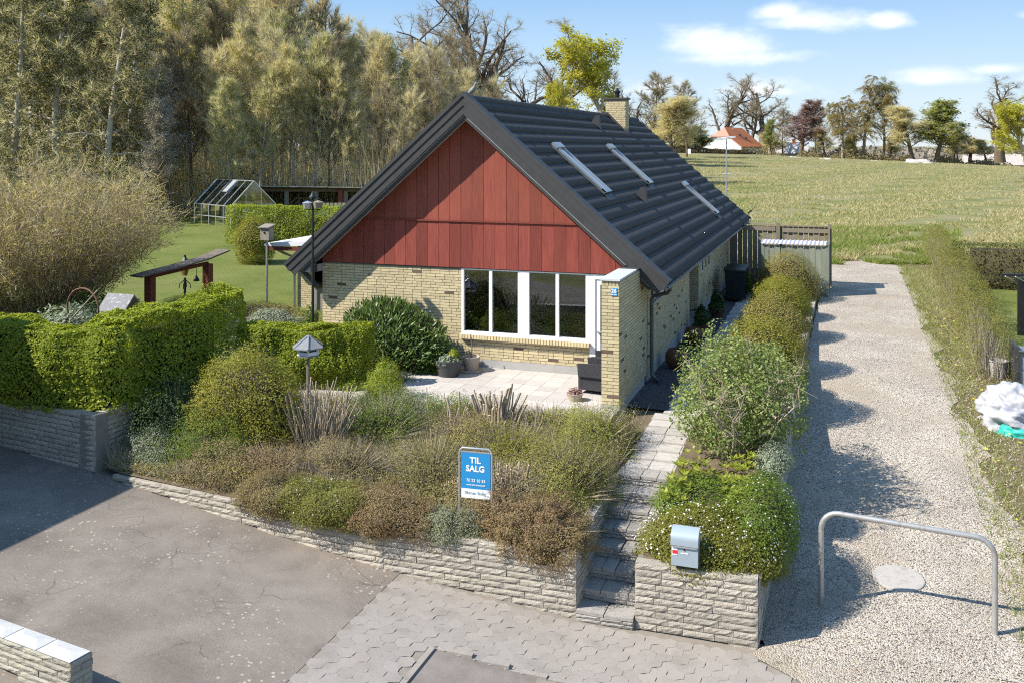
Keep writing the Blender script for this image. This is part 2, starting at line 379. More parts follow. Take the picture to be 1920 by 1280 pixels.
tag(nob('ground',GV,np.array(GF),FIELD,smooth=True),kind='structure')
jn=lambda s,a=.25: (lambda v: a*math.sin(v*1.7+s)+a*.6*math.sin(v*4.1+s*2.3))
e1=jn(1,.12);e2=jn(5,.14);e3=jn(9,.1)
strip('driveway',np.arange(-7.6,24.3,.14),lambda v:np.interp(v,[-8,14,22,24.3],[3.0,3.45,3.2,4.6])+(0 if v>14 else -.05),lambda v:np.interp(v,[-7.6,-5,3,22,24.3],[9.6,6.9,6.55,6.5,5.8])+e1(v),lambda u,v:zd(v)-.012+.03*math.sin(u*2.1)*0,GRAVEL,14,jit=.03,seed=2)
strip('driveway_apron',np.arange(-12.5,-7.2,.12),lambda v:np.interp(v,[-12.5,-10,-9.2,-8.6,-7.95,-7.45],[7.5,6.2,5.0,4.0,2.95,3.0])+e3(v*2),lambda v:12,lambda u,v:zd(v)-.018,GRAVEL,16,jit=.04,seed=3)
strip('verge',np.arange(-7.8,24.5,.3),lambda v:np.interp(v,[-7.8,-5,3,22],[7.6,6.35,6.2,6.1]),lambda v:np.interp(v,[-8,3,24],[13,8.6,8.0]),lambda u,v:zd(v)-.028,VERGE,8)
strip('neighbour_lawn',np.arange(4.5,17.9,.5),lambda v:7.95,lambda v:26,lambda u,v:zd(v)-.016,LAWN,6)
strip('street_yard',np.arange(-18,-6.0,.25),lambda v:-26,lambda v:-2.13,lambda u,v:zs(u)-.008,ASPH,40)
strip('pavement_bed',[-14,-12,-11,-10,-9,-8.4,-7.6],lambda v:-2.13,lambda v:5.2,lambda u,v:zs(u)-.013,SAND,16)
strip('road',[-16,-14,-12,-11,-10,-9.44],lambda v:-.86+(v+9.44)*.05,lambda v:14,lambda u,v:zs(u)-.012,ROADM,20)
strip('lawn',np.concatenate([np.arange(-6.9,0,.5),np.arange(0,66,2.)]),lambda v:-75,lambda v:(-8.9 if v<-4.5 else -8.0) if v<19 else -2,zlawn,LAWN,44)
strip('woodland_floor',np.arange(33,150,6.),lambda v:-130,lambda v:np.interp(v,[33,60,150],[-16,-14,-40]),lambda u,v:max(zlawn(u,v),zfield(u,v))+.05,LITTER,22)
WV=lambda u: np.interp(u,[-7.95,-6.2,-4.4,-2.4,.6],[-7.33,-7.5,-7.72,-7.86,-7.82])
strip('flower_bed',np.arange(-7.7,-3.1,.1),lambda v:np.interp(v,[-7.7,-7.6,-7.4,-7.25,-7.0],[-4.2,-5.1,-6.9,-8.2,-8.4]),lambda v:.52,lambda u,v:bedz(v),SOIL,30)
strip('hedge_bed',np.arange(-7.72,15,.4),lambda v:1.5,lambda v:3.12+.01*max(v,0),lambda u,v:np.interp(v,[-7.7,-5,-3.4,15],[-.55,-.2,-.03,.02]),SOIL,6)
strip('side_gravel',np.arange(-1.9,16,.5),lambda v:0,lambda v:.86,lambda u,v:-.035,DARKGRAVEL,4)
strip('path_bed',np.arange(-5.1,19,.4),lambda v:.3 if v<-2.2 else -.0,lambda v:1.8,lambda u,v:np.interp(v,[-5,-4,-2,20],[-.255,-.17,-.08,-.07]),SOIL,4)
strip('house_ground',[-3.3,-2,19],lambda v:-8.05,lambda v:.0,lambda u,v:.012,SAND,3)
# ---------------------------------------------------------------- hexagonal pavers
pave=thing('pavement',(-.5,-8.6,-1.4),'worn pavement of pale interlocking concrete pavers below the block wall','pavement')
pave['kind']='structure'
def hexmesh(seed):
    r=random.Random(seed); m=MB(); n=12; top=[];bot=[]
    for k in range(n):
        a=math.pi/6+2*math.pi*k/n; rad=(.123 if k%2==0 else .123*math.cos(math.pi/6))
        rad*=1+(.07 if (k//2)%2 else -.06)*(1 if k%2 else .25)+r.uniform(-.015,.015)
        top.append((rad*math.cos(a)*.995,rad*math.sin(a)*.995,0)); bot.append((rad*math.cos(a),rad*math.sin(a),-.05))
    m.add(top+bot,[tuple(range(n))]+[(i,n+i,n+(i+1)%n,(i+1)%n) for i in range(n)])
    return m.mesh('paver',PAVER)
HX=[hexmesh(s) for s in range(4)]
pw=.123*math.sqrt(3)*1.004; ph=.123*1.5*1.004; k=0
for j in range(22):
    for i in range(30):
        u=-2.02+(i+.5*(j%2))*pw; v=-11.55+j*ph
        if v>-7.98+.02*math.sin(u) or v<-11.3: continue
        if u>-.98 and v<-9.34: continue
        if u>np.interp(v,[-9.4,-8.6,-7.9],[4.3,3.7,2.9]): continue
        z=float(zs(u))+random.uniform(-.003,.002)
        o=inst('paver',HX[k%4],pave,(u,v,z),(random.gauss(0,.006),random.gauss(0,.006)+.0955*(u<.6),math.pi/3*random.randint(0,5))); o.rotation_mode='ZYX'; k+=1
# kerb of cut slabs between pavement and road
kb=thing('kerb',(0,-9.41,-1.45),'low concrete kerb between the hexagonal pavers and the road','kerb'); kb['kind']='structure'
for i in range(9):
    a=-.84+i*.5; MB().box((a+.006,-9.435,-1.6),(a+.494,-9.35,float(zs(a+.25))+.012)).build('kerb_stone',PAVER,kb)
for i in range(5):
    b=-9.45-i*.4; MB().box((-.93,b-.395,-1.6),(-.85,b,float(zs(-.9))+.010)).build('kerb_stone',PAVER,kb)
# ---------------------------------------------------------------- split-face block walls
def blockmat(name,a,b_,c): return MAT(name,a,b_,7,.92,.9,70,vary=.16,c3=c,bdist=.02)
BLOCK=blockmat('split_concrete_block',(.36,.315,.25),(.44,.39,.315),(.29,.26,.215))
BLOCKL=blockmat('pale_lichen_block',(.44,.40,.31),(.34,.32,.26),(.52,.45,.33))
MORT=MAT('block_backing',(.17,.15,.125),(.23,.205,.17),6,.95)
def split_block(seed,mat):
    r=random.Random(seed); nx,nz=8,4; vs=[];fs=[]
    for iz in range(nz):
        for ix in range(nx):
            edge=ix in(0,nx-1) or iz in(0,nz-1)
            d=r.uniform(.0,.005) if edge else r.uniform(.008,.02)
            vs.append(((ix/(nx-1)-.5)*.985+(0 if edge else r.uniform(-.03,.03)),-d,(iz/(nz-1)-.5)*.93))
    for iz in range(nz-1):
        for ix in range(nx-1):
            a=iz*nx+ix; fs.append((a,a+1,a+nx+1,a+nx))
    m=MB().add(vs,fs); a=.985/2;h=.93/2
    m.add([(-a,0,-h),(a,0,-h),(a,.16,-h),(-a,.16,-h),(-a,0,h),(a,0,h),(a,.16,h),(-a,.16,h)],[(3,2,1,0),(4,5,6,7),(1,2,6,5),(3,0,4,7)])
    return m.mesh('block',mat)
SB=[split_block(s,BLOCK) for s in range(8)]; SBL=[split_block(s+20,BLOCKL) for s in range(5)]
def block_wall(root,path,ztop,zg,course=.0915,lens=(.38,.62),meshes=SB,seed=1,back=.3,capseg=True,backing=True):
    r=random.Random(seed); cnt=0
    pts=[Vector((p[0],p[1],0)) for p in path]
    for a,b in zip(pts[:-1],pts[1:]):
        d=(b-a); Ls=d.length; d.normalize(); out=Vector((d.y,-d.x,0)); ang=math.atan2(d.y,d.x)
        zt=lambda q: ztop(q) if callable(ztop) else ztop
        if backing:
            mb=MB(); n=max(2,int(Ls/.6)+1)
            prof=[a.lerp(b,i/(n-1)) for i in range(n)]
            for p,q in zip(prof[:-1],prof[1:]):
                mid=(p+q)/2; zb=float(zg(mid.x,mid.y))-.25; top=min(zt(p),zt(q))-.012
                i0=.035; vs=[]
                for e in (p,q):
                    for off in (i0,back): vs+= [e-out*off+Vector((0,0,zb)),e-out*off+Vector((0,0,top))]
                mb.add(vs,[(0,1,5,4),(2,6,7,3),(1,3,7,5),(0,2,3,1),(4,5,7,6)])
            mb.build('wall_core',MORT,root)
        c=0
        zmin=min(float(zg(a.x,a.y)),float(zg(b.x,b.y)))
        ztm=max(zt(a),zt(b)); nc=int((ztm-zmin)/course)+2
        for c in range(nc):
            z1=ztm-c*course; x=-r.uniform(0,.25)*(c%2)
            while x<Ls-.02:
                l=r.uniform(*lens); x0=max(x,0); x1=min(x+l,Ls); x+=l
                if Ls-x1<.12: x1=Ls; x=Ls
                if x1-x0<.06: continue
                p=a+d*((x0+x1)/2); g=float(zg(p.x,p.y))
                if z1<g+.012 or z1>zt(p)+.02: continue
                o=inst('block',meshes[r.randrange(len(meshes))],root,(p.x+out.x*r.uniform(-.004,.006),p.y+out.y*r.uniform(-.004,.006),z1-course/2),(r.gauss(0,.006),r.gauss(0,.004),ang),(x1-x0,1,course)); cnt+=1
    return cnt
ZS=lambda u,v: zs(u)
fw=thing('block_wall',(-3,-7.75,-1.2),'low pale split-block retaining wall curving below the sloping flower bed','wall')
block_wall(fw,[(-7.95,-7.33),(-6.2,-7.5),(-4.4,-7.72),(-2.4,-7.86),(.6,-7.82)],-.54,ZS,seed=3)
block_wall(fw,[(.6,-7.82),(.6,-4.6)],lambda p:-.5+.1*max(0,p.y+7.8),lambda u,v:-1.45+.4*max(0,(v+7.8)),seed=4)
pwl=thing('planter_wall',(2.3,-7.8,-1.4),'short split-block planter wall right of the steps, below the mailbox','wall')
block_wall(pwl,[(1.43,-7.80),(3.08,-7.78)],-.53,ZS,lens=(.3,.5),seed=8)
block_wall(pwl,[(3.08,-7.78),(3.12,-5.2),(3.16,-2),(3.22,5.5),(3.3,14)],lambda p:-.53 if p.y<-6 else (-.2 if p.y<-3.5 else .05),lambda u,v:zd(v),lens=(.5,.9),seed=9)
lw=thing('garden_wall',(-10,-7,-.6),'tall shaded block retaining wall under the leafy hedge at the left','wall')
block_wall(lw,[(-13.4,-6.55),(-10.9,-6.95),(-8.40,-7.283)],.44,ZS,seed=11,lens=(.35,.6))
block_wall(lw,[(-8.42,-7.28),(-8.38,-6.3)],.44,lambda u,v:-.56+.1*(v+7.3),seed=12,lens=(.35,.6))
bw=thing('boundary_wall',(-6,-12.3,-1),'lichen-spotted block wall end in the near left corner','wall')
block_wall(bw,[(-8.6,-11.75),(-3.94,-12.42)],-.52,ZS,course=.072,lens=(.5,.6),meshes=SBL,seed=14,back=.26)
block_wall(bw,[(-3.94,-12.42),(-3.90,-12.14)],-.52,ZS,course=.072,lens=(.3,.3),meshes=SBL,seed=15,backing=False)
CAPM=MAT('whitewashed_cap_stone',(.42,.41,.39),(.52,.51,.48),3,.7,.3,40,c3=(.36,.37,.39))
for i,x in enumerate((0,.575,1.15,1.73,2.3)):
    d=Vector((-4.66,.67,0)).normalized(); n=Vector((-d.y,d.x,0))*-1
    b0=Vector((-3.945,-12.43,-.515))+d*(x+.0); b1=b0+d*.56; mm=(b0+b1)/2; bk=Vector((d.y,-d.x,0))*-1; bk=Vector((.14,.98,0)).normalized()*.27
    hgt=.035
    vs=[b0,b1,b1+bk,b0+bk,b0+Vector((0,0,.008)),b1+Vector((0,0,.008)),b1+bk+Vector((0,0,.008)),b0+bk+Vector((0,0,.008)),b0+d*.16+bk*.5+Vector((0,0,hgt)),b0+d*.40+bk*.5+Vector((0,0,hgt))]
    MB().add(vs,[(0,1,5,4),(1,2,6,5),(2,3,7,6),(3,0,4,7),(4,5,9,8),(5,6,9),(6,7,8,9),(7,4,8),(3,2,1,0)]).build('cap_stone',CAPM,bw)
# ---------------------------------------------------------------- steps and path
STEP=MAT('weathered_step_slab',(.26,.235,.205),(.34,.31,.275),8,.93,.8,80,vary=.15,c3=(.20,.185,.16))
SBD=[split_block(s+40,STEP) for s in range(4)]
st=thing('garden_steps',(1.0,-6.4,-1.45),'weathered concrete garden steps climbing between the two block walls','steps')
rs=random.Random(5)
for i in range(8):
    z1=-1.45+.155*(i+1); vf=-7.86+.365*i; uL=.60; uR=1.42+.03*max(0,i-4)
    # tread slabs
    x=uL
    while x<uR-.03:
        w=min(rs.choice((.2,.27,.4)),uR-x)
        if uR-x-w<.1: w=uR-x
        m=MB().box((-w/2+.006,-.21,-.045),(w/2-.006,.20,0)); o=m.build('tread_slab',STEP,None)
        COL.objects.unlink(o); o2=inst('tread_slab',o.data,st,(x+w/2,vf+.20,z1+rs.uniform(-.008,.006)),(rs.gauss(0,.02),rs.gauss(0,.02),rs.gauss(0,.012))); bpy.data.objects.remove(o)
        x+=w
    for c in range(2):
        x=uL; 
        while x<uR-.02:
            w=min(rs.uniform(.24,.4),uR-x)
            if uR-x-w<.1: w=uR-x
            inst('riser_block',SBD[rs.randrange(4)],st,(x+w/2,vf+rs.uniform(0,.012),z1-.05-.026-c*.055),(0,0,rs.gauss(0,.01)),(w,1,.056)); x+=w
    MB().box((uL-.05,vf+.05,z1-.4),(uR+.05,vf+.5,z1-.047)).build('step_core',MORT,st)
SLAB=MAT('path_slab',(.36,.33,.29),(.45,.41,.365),5,.92,.6,90,vary=.12,c3=(.31,.285,.25))
gp=thing('garden_path',(1.1,-3.5,-.1),'grey slab path from the top of the steps along the house','path'); gp['kind']='structure'
for j in range(46):
    v=-4.93+j*.405
    for i in range(3):
        if v>-2.2 and i==0: continue
        w=.4; u=(.62 if v<-2.2 else .50)+.02+i*.405-(.15 if v>-2.2 else 0)+.0
        z=float(np.interp(v,[-5,-4,-2,20],[-.205,-.12,-.03,-.022]))+rs.uniform(-.008,.006)
        if j%2: u+=.02
        m=SLABM if j+i>0 else None
        if m is None:
            SLABM=MB().box((-.196,-.196,-.05),(.196,.196,0)).mesh('slab',SLAB); m=SLABM
        inst('slab',m,gp,(u+.2,v+.2,z),(rs.gauss(0,.012),rs.gauss(0,.012),rs.gauss(0,.015)))
# ---------------------------------------------------------------- patio
TILE=MAT('patio_tile',(.43,.395,.355),(.50,.46,.415),3,.85,.25,70,vary=.10,c3=(.46,.41,.36))
pt=thing('patio',(-3,-1.6,.02),'pale square-slab patio in front of the big window','patio'); pt['kind']='structure'
tm=MB().box((-.197,-.197,-.04),(.197,.197,0)).mesh('patio_tile',TILE)
for i in range(20):
    for j in range(9):
        inst('patio_tile',tm,pt,(-8.0+.2+i*.4,-.205-j*.4,.052+random.uniform(-.002,.002)),(random.gauss(0,.003),random.gauss(0,.003),0))
# ================================================================ the house
YB=MAT('yellow_brick',(.49,.395,.22),(.58,.48,.285),30,.88,.35,150,vary=.12,c3=(.43,.34,.19))
DB=MAT('dark_burnt_brick',(.115,.075,.055),(.17,.11,.08),30,.85,.3,120,vary=.2)
PM=MAT('grey_mortar',(.27,.25,.21),(.22,.20,.17),20,.95)
PLINTH=MAT('plinth_render',(.36,.345,.32),(.42,.40,.37),4,.92,.3,60)
WHITE=MAT('white_paint',(.78,.78,.77),(.83,.83,.82),3,.45,spec=.4)
def red_mat():
    m,t,b=_base('red_stained_boards'); v=pos(t); ob=nn(t,'ShaderNodeObjectInfo').outputs['Random']
    off=nn(t,'ShaderNodeCombineXYZ'); lk(t,math_(t,'MULTIPLY',ob,30),off.inputs[0]); lk(t,math_(t,'MULTIPLY',ob,17),off.inputs[2])
    ad=nn(t,'ShaderNodeVectorMath',operation='ADD'); lk(t,v,ad.inputs[0]); lk(t,off.outputs[0],ad.inputs[1])
    w=nn(t,'ShaderNodeTexWave',wave_type='BANDS',bands_direction='X'); w.inputs['Scale'].default_value=14; w.inputs['Distortion'].default_value=7; w.inputs['Detail'].default_value=2; w.inputs['Detail Scale'].default_value=.55
    lk(t,vmul(t,ad.outputs[0],(1,1,.14)),w.inputs['Vector'])
    g=noise(t,55,4,.6,vmul(t,ad.outputs[0],(1,1,.04)))
    f=math_(t,'ADD',math_(t,'MULTIPLY',w.outputs['Fac'],.4),math_(t,'MULTIPLY',g,.6))
    col=ramp(t,f,[(.3,(.14,.03,.022)),(.5,(.255,.055,.038)),(.7,(.345,.085,.06))])
    col=mixc(t,1.0,col,ramp(t,ob,[(0,.72),(1,1.15)]),'MULTIPLY')
    # sun-bleached upper boards
    sp=nn(t,'ShaderNodeSeparateXYZ'); lk(t,v,sp.inputs[0])
    up=ramp(t,math_(t,'MULTIPLY',sp.outputs[2],.2),[(.68,0),(.70,.45)])
    col=mixc(t,math_(t,'MULTIPLY',up,noise(t,2.5,4,.6,v)),col,(.33,.11,.06))
    lk(t,col,b.inputs['Base Color']); b.inputs['Roughness'].default_value=.62; b.inputs['Specular IOR Level'].default_value=.25
    bump(t,b,f,.35,.006); return m
RED=red_mat()
ROOF=MAT('anthracite_roof_tile',(.062,.060,.059),(.075,.073,.071),3,.66,.2,60,spec=.15,c3=(.053,.052,.051),vary=.12)
BARGE=MAT('charcoal_fascia',(.042,.042,.044),(.056,.055,.056),2,.55,.1,40,c3=(.036,.036,.038))
ZINC=MAT('grey_zinc',(.42,.43,.44),(.5,.51,.52),3,.38,metal=.75,spec=.5)
DARKZ=MAT('weathered_dark_zinc',(.10,.115,.12),(.15,.165,.165),4,.45,metal=.5)
SOFF=MAT('grey_soffit',(.33,.33,.32),(.38,.38,.37),3,.8)
BLACKP=MAT('black_paint',(.012,.012,.013),(.02,.02,.021),5,.45)
def glass_mat(name='window_glass',tint=(.8,.85,.85),refl=1.0):
    m,t,b=_base(name); t.nodes.remove(b)
    tr=nn(t,'ShaderNodeBsdfTransparent'); tr.inputs[0].default_value=c4(tint); gl=nn(t,'ShaderNodeBsdfGlossy'); gl.inputs['Roughness'].default_value=.015
    fr=nn(t,'ShaderNodeFresnel'); fr.inputs[0].default_value=1.55
    mx=nn(t,'ShaderNodeMixShader'); lk(t,math_(t,'MULTIPLY',fr.outputs[0],3.0*refl,True),mx.inputs[0]); lk(t,tr.outputs[0],mx.inputs[1]); lk(t,gl.outputs[0],mx.inputs[2])
    lk(t,mx.outputs[0],t.nodes['Material Output'].inputs[0]); return m
GLASS=glass_mat(); DGLASS=glass_mat('tinted_glass',(.25,.28,.28))
house=thing('brick_house',(-4,8,0),'yellow brick house with red boarded gable and black tiled roof','house')
UW=-8.07; LEN=18.5; ZE=2.26; ZR=6.30; UR=-4.09; HW=4.64; SL=math.atan2(ZR-ZE,HW); CS,SN=math.cos(SL),math.sin(SL)
# --- wall cores (mortar faces show in the joints)
def core(name,a,b): return MB().box(a,b).build(name,PM,house)
gw=core('gable_wall',(UW,.0,.22),(-4.36,.3,2.36))
gl=core('gable_wall',(-4.36,.0,.22),(-1.24,.3,.77))
sw=MB()
ww=.74; w1,w2,z1,z2=.85,2.6,1.62,2.14        # high side window
e1_,e2_=6.55,8.35                              # recessed entry
sw.box((-.3,.302,.2),(0,w1,2.3)); sw.box((-.3,w1,.2),(0,w2,z1)); sw.box((-.3,w1,z2),(0,w2,2.3)); sw.box((-.3,w2,.2),(0,e1_,2.3))
sw.box((-1.6,e1_-.0,.2),(-1.3,e2_,2.3)); sw.box((-1.3,e1_-.25,.2),(-.302,e1_,2.3)); sw.box((-1.3,e2_,.2),(-.302,e2_+.25,2.3)); sw.box((-.3,e2_,.2),(0,LEN,2.3))
side=sw.build('side_wall',PM,house)
core('back_wall',(UW,LEN-.3,.2),(-.302,LEN,2.3)); core('left_wall',(UW,.302,.2),(UW+.3,LEN-.302,2.3))
MB().prism([(UW,2.3),(0,2.3),(UR,2.3+4.0*math.tan(SL))],LEN-.3,LEN-.02,'y').build('back_gable',RED,house)
pl=MB().box((UW-.0,-.012,-.1),(-1.2,.28,.235)); pl.box((-.28,.29,-.1),(.012,e1_,.235)); pl.box((-.28,e2_,-.1),(.012,LEN,.235)); pl.build('plinth',PLINTH,house)
wing=MB().box((-.348,-2.49,.13),(0,.28,2.56)).build('wing_wall',PM,house)
MB().box((-.362,-2.502,-.3),(.012,-.013,.13)).build('plinth',PLINTH,house)
capw=MB().box((-.375,-2.53,2.562),(.028,-.9,2.60)); capw.build('wall_cap',MAT('zinc_cap',(.62,.63,.64),(.68,.69,.70),4,.45,metal=.25),house)
MB().box((-.37,-.9,2.563),(.02,.25,2.585)).build('wall_cap',BARGE,house)
# --- bricks: course 66.7 mm; those that show largest are single parts
BX=lambda mat,n: MB().box((-.5,-.5,-.5),(.5,.5,.5)).mesh(n,mat)
BY=BX(YB,'brick'); BD=BX(DB,'brick'); CH=.0667
rb=random.Random(21); rest=MB(); restd=MB(); nsingle=0
def courses(z0,z1):
    z=z0
    while z+.05<z1: yield z; z+=CH
def lay(wallpart,p0,d,length,z0,z1,out,single,pat='wild',dark=.025,skip=None):
    """bricks on the plane through p0 along d, facing out"""
    global nsingle
    p0=Vector(p0); d=Vector(d); out=Vector(out); ang=math.atan2(d.y,d.x)
    for ci,z in enumerate(courses(z0,z1)):
        x=0
        if pat=='pillar': seq=[.228,.108] if ci%2 else [.108,.228]
        else: seq=None
        k=0; x=0 if seq else -rb.choice((0,.06,.12,.18))
        while x<length-.01:
            l=(seq[k%2] if seq else rb.choice((.228,.228,.228,.108)))
            if not seq and k==0: pass
            x0=max(x,0.0); x1=min(x+l,length); x+=l+.012; k+=1
            if x1-x0<.03: continue
            c=p0+d*((x0+x1)/2); zc=z+.027+.006
            if skip and skip(x0,x1,zc): continue
            dk=rb.random()<dark and (x1-x0)>.2
            depth=.03; pr=.007+rb.uniform(-.0015,.0015)
            ctr=c+out*(pr-depth/2); ctr.z=zc
            if single and nsingle<305:
                inst('brick',BD if dk else BY,wallpart,ctr,(0,0,ang),(x1-x0,depth,.054)); nsingle+=1
            else:
                a=d*((x1-x0)/2); f=out*pr; m=restd if dk else rest; cc=Vector((c.x,c.y,zc)); h=Vector((0,0,.027)); bk=out*-.01
                vs=[cc-a+f-h,cc+a+f-h,cc+a+f+h,cc-a+f+h,cc-a+bk-h,cc+a+bk-h,cc+a+bk+h,cc-a+bk+h]
                m.add(vs,[(0,1,2,3),(3,2,6,7),(0,4,5,1),(1,5,6,2),(0,3,7,4)])
lay(wing,(-.348,-2.49,0),(1,0,0),.348,.13,2.46,(0,-1,0),True,'pillar',.03)
lay(gl,(-4.36,0,0),(1,0,0),3.12,.235,.70,(0,-1,0),True,dark=.05)
# soldier course under the window and on the pillar head
for i in range(44):
    inst('brick',BY,gl,(-4.36+.035+i*.0715,-.045,.745),(R(-8),0,0),(.058,.13,.10))
for i in range(5): inst('brick',BY,wing,(-.348+.036+i*.069,-2.482,2.508),(0,0,0),(.056,.03,.092))
vis=lambda x0,x1,zc: not (zc>1.2 or (x0>2.9))
lay(gw,(UW,0,0),(1,0,0),3.71,.235,2.33,(0,-1,0),True,skip=lambda a,b,z: not(z>1.58 and a>1.2))
lay(gw,(UW,0,0),(1,0,0),3.71,.235,2.33,(0,-1,0),False,skip=lambda a,b,z:(z>1.58 and a>1.2))
lay(wing,(0,-2.49,0),(0,1,0),2.9,.13,2.55,(1,0,0),False,dark=.03)
lay(side,(0,.41,0),(0,1,0),e1_-.41,.235,2.28,(1,0,0),False,dark=.03,skip=lambda a,b,z:(b+.41>w1-.03 and a+.41<w2+.03 and z1-.05<z<z2+.05))
lay(side,(0,e2_,0),(0,1,0),LEN-e2_,.235,2.28,(1,0,0),False,dark=.03)
lay(side,(-.3,e2_,0),(1,0,0),.3,.235,2.28,(0,-1,0),False)
for m,mt in ((rest,YB),(restd,DB)): tag(m.build('brickwork',mt,house),kind='stuff')
# --- red cladding boards
bwid=.2855; rk=lambda u: ZR-.37/CS-abs(u-UR)*math.tan(SL)
cl=thing_cl=MB().prism([(UW+.02,2.37),(-.05,2.37),(-.05,2.6),(UR,rk(UR)+.1),(UW+.02,2.6)],.02,.2,'y').build('gable_frame',BARGE,house)
n=0
for band,(za,zb_) in enumerate(((2.352,3.425),(3.462,9))):
    u=UW+.015
    while u<-.36:
        ua,ub=u+.004,min(u+bwid-.004,-.30); u+=bwid
        t0,t1=rk(ua)+.12,rk(ub)+.12
        if max(t0,t1)<za+.02: continue
        poly=[(ua,za),(ub,za)]
        tb=[min(zb_,t1),min(zb_,t0)]
        poly+=[(ub,max(tb[0],za+.01)),]
        if ua<UR<ub and zb_>rk(UR): poly.append((UR,rk(UR)+.12))
        poly+=[(ua,max(tb[1],za+.01))]
        d=.012 if n%2 else .0; n+=1
        MB().prism(poly,-.052-d*.35,.02,'y').build('cladding_board',RED,house)
MB().box((-6.95,-.085,3.428),(-1.25,.0,3.46)).build('cladding_band',RED,house)
MB().box((UW,-.04,2.335),(-.33,.01,2.351)).build('drip_strip',BARGE,house)
# --- roof
V0,V1=-.46,18.95
slab=[(UR-HW,ZE-.02),(UR,ZR-.02),(UR+HW,ZE-.02),(UR+HW,ZE-.12),(UR,ZR-.16),(UR-HW,ZE-.12)]
roof=MB().prism(slab,V0+.02,V1,'y').build('roof',BARGE,house)
ROWS=16; LS=math.hypot(HW,ZR-ZE)/ROWS; PW=.19; NW=int((V1-V0)/PW); PER=6
def rowmesh():
    xs=[0,LS*.5,LS+.03]; V=[];F=[]; ny=NW*PER+1
    for xi,x in enumerate(xs):
        for j in range(ny):
            y=j*PW/PER; w=.5+.5*math.cos(2*math.pi*j/PER); w=w**.8
            V.append((x,y,.012+.052*x/LS+.03*w))
    for j in range(ny): V.append((xs[-1]-.004,j*PW/PER,.015))
    for r in range(3):
        for j in range(ny-1): F.append((r*ny+j,r*ny+j+1,(r+1)*ny+j+1,(r+1)*ny+j))
    return npmesh('tile_course',np.array(V),np.array(F)[:,::-1],ROOF)
RM=rowmesh()
for i in range(ROWS):
    s=i*LS
    inst('tile_course',RM,roof,(UR+s*CS,V0,ZR-s*SN),(0,SL,0))
    inst('tile_course',RM,roof,(UR-s*CS,V0+NW*PW,ZR-s*SN),(0,SL,math.pi))
rc=MB()
for i in range(48):
    a=V0-.02+i*.405; rc.tube([(UR,a,ZR+.0),(UR,a+.42,ZR+.012)],[.095,.105],10)
rc.build('ridge_cap',ROOF,roof,True)
# --- barge boards along the front verge
def rake(side_,pa,pb,ya,yb,name,mat,ext=.06,par=roof):
    """band between perpendicular offsets pa, pb (above the tiles positive)"""
    s=side_; L0=math.hypot(HW,ZR-ZE)+ext
    def P(t,p): return (UR+s*(t*CS+p*SN),ZR-t*SN+p*CS)
    ap=lambda p:(UR,ZR+p/CS)
    poly=[ap(pa),P(L0,pa),P(L0,pb),ap(pb)]
    MB().prism(poly,ya,yb,'y').build(name,mat,par)
for s in (-1,1):
    rake(s,.125,.045,-.56,-.27,'verge_cap',BARGE,.05)
    rake(s,.043,-.115,-.535,-.48,'barge_board',BARGE,.06)
    rake(s,-.117,-.27,-.515,-.465,'barge_board',BARGE,.03)
    rake(s,-.30,-.36,-.47,-.40,'barge_trim',BARGE,-.15)
    rake(s,-.272,-.30,-.46,-.06,'soffit',SOFF,-.2)
    rake(s,.043,.02,18.8,19.02,'verge_cap',BARGE,.05)
# purlin ends and eaves
for u0,u1 in ((-.34,-.2),(UW-.28,UW-.08)): MB().box((u0,-.48,2.38),(u1,.3,2.62)).build('purlin_end',BLACKP,house)
MB().bar((UW-.02,-.2,1.75),(UW-.45,-.2,2.12),.06,.09).build('eave_brace',BARGE,house)
MB().prism([(UW,2.30),(UW-.62,2.20),(UW-.62,2.12),(UW,2.12)],-.42,LEN,'y').build('soffit',SOFF,roof)
MB().prism([(0,2.30),(.5,2.20),(.5,2.14),(0,2.14)],-.10,LEN,'y').build('soffit',SOFF,roof)
def gutter(u,sgn,v0,v1,z,par):
    m=MB(); n=8; pts=[]
    for k in range(n+1):
        a=math.pi*k/n; pts.append((u+.065*math.cos(a),z-.065*math.sin(a)))
    pin=[(u+.055*math.cos(math.pi*k/n),z-.055*math.sin(math.pi*k/n)) for k in range(n,-1,-1)]
    m.prism(pts+pin,v0,v1,'y'); return m.build('gutter',ZINC,par,True)
gutter(UR+HW+.035,1,-.44,18.9,2.20,roof); gutter(UR-HW-.035,-1,-.44,18.9,2.20,roof)
MB().tube([(.56,.05,2.14),(.56,.08,2.05),(.50,.12,1.98),(.16,.33,1.86),(.1,.36,1.78),(.1,.36,.22),(.11,.36,.1),(.2,.3,.02),(.3,.22,-.0)],.043,10).build('downpipe',DARKZ,house,True)
MB().box((.0,.32,1.2),(.1,.40,1.24)).build('pipe_bracket',DARKZ,house); MB().box((.0,.32,.5),(.1,.40,.54)).build('pipe_bracket',DARKZ,house)
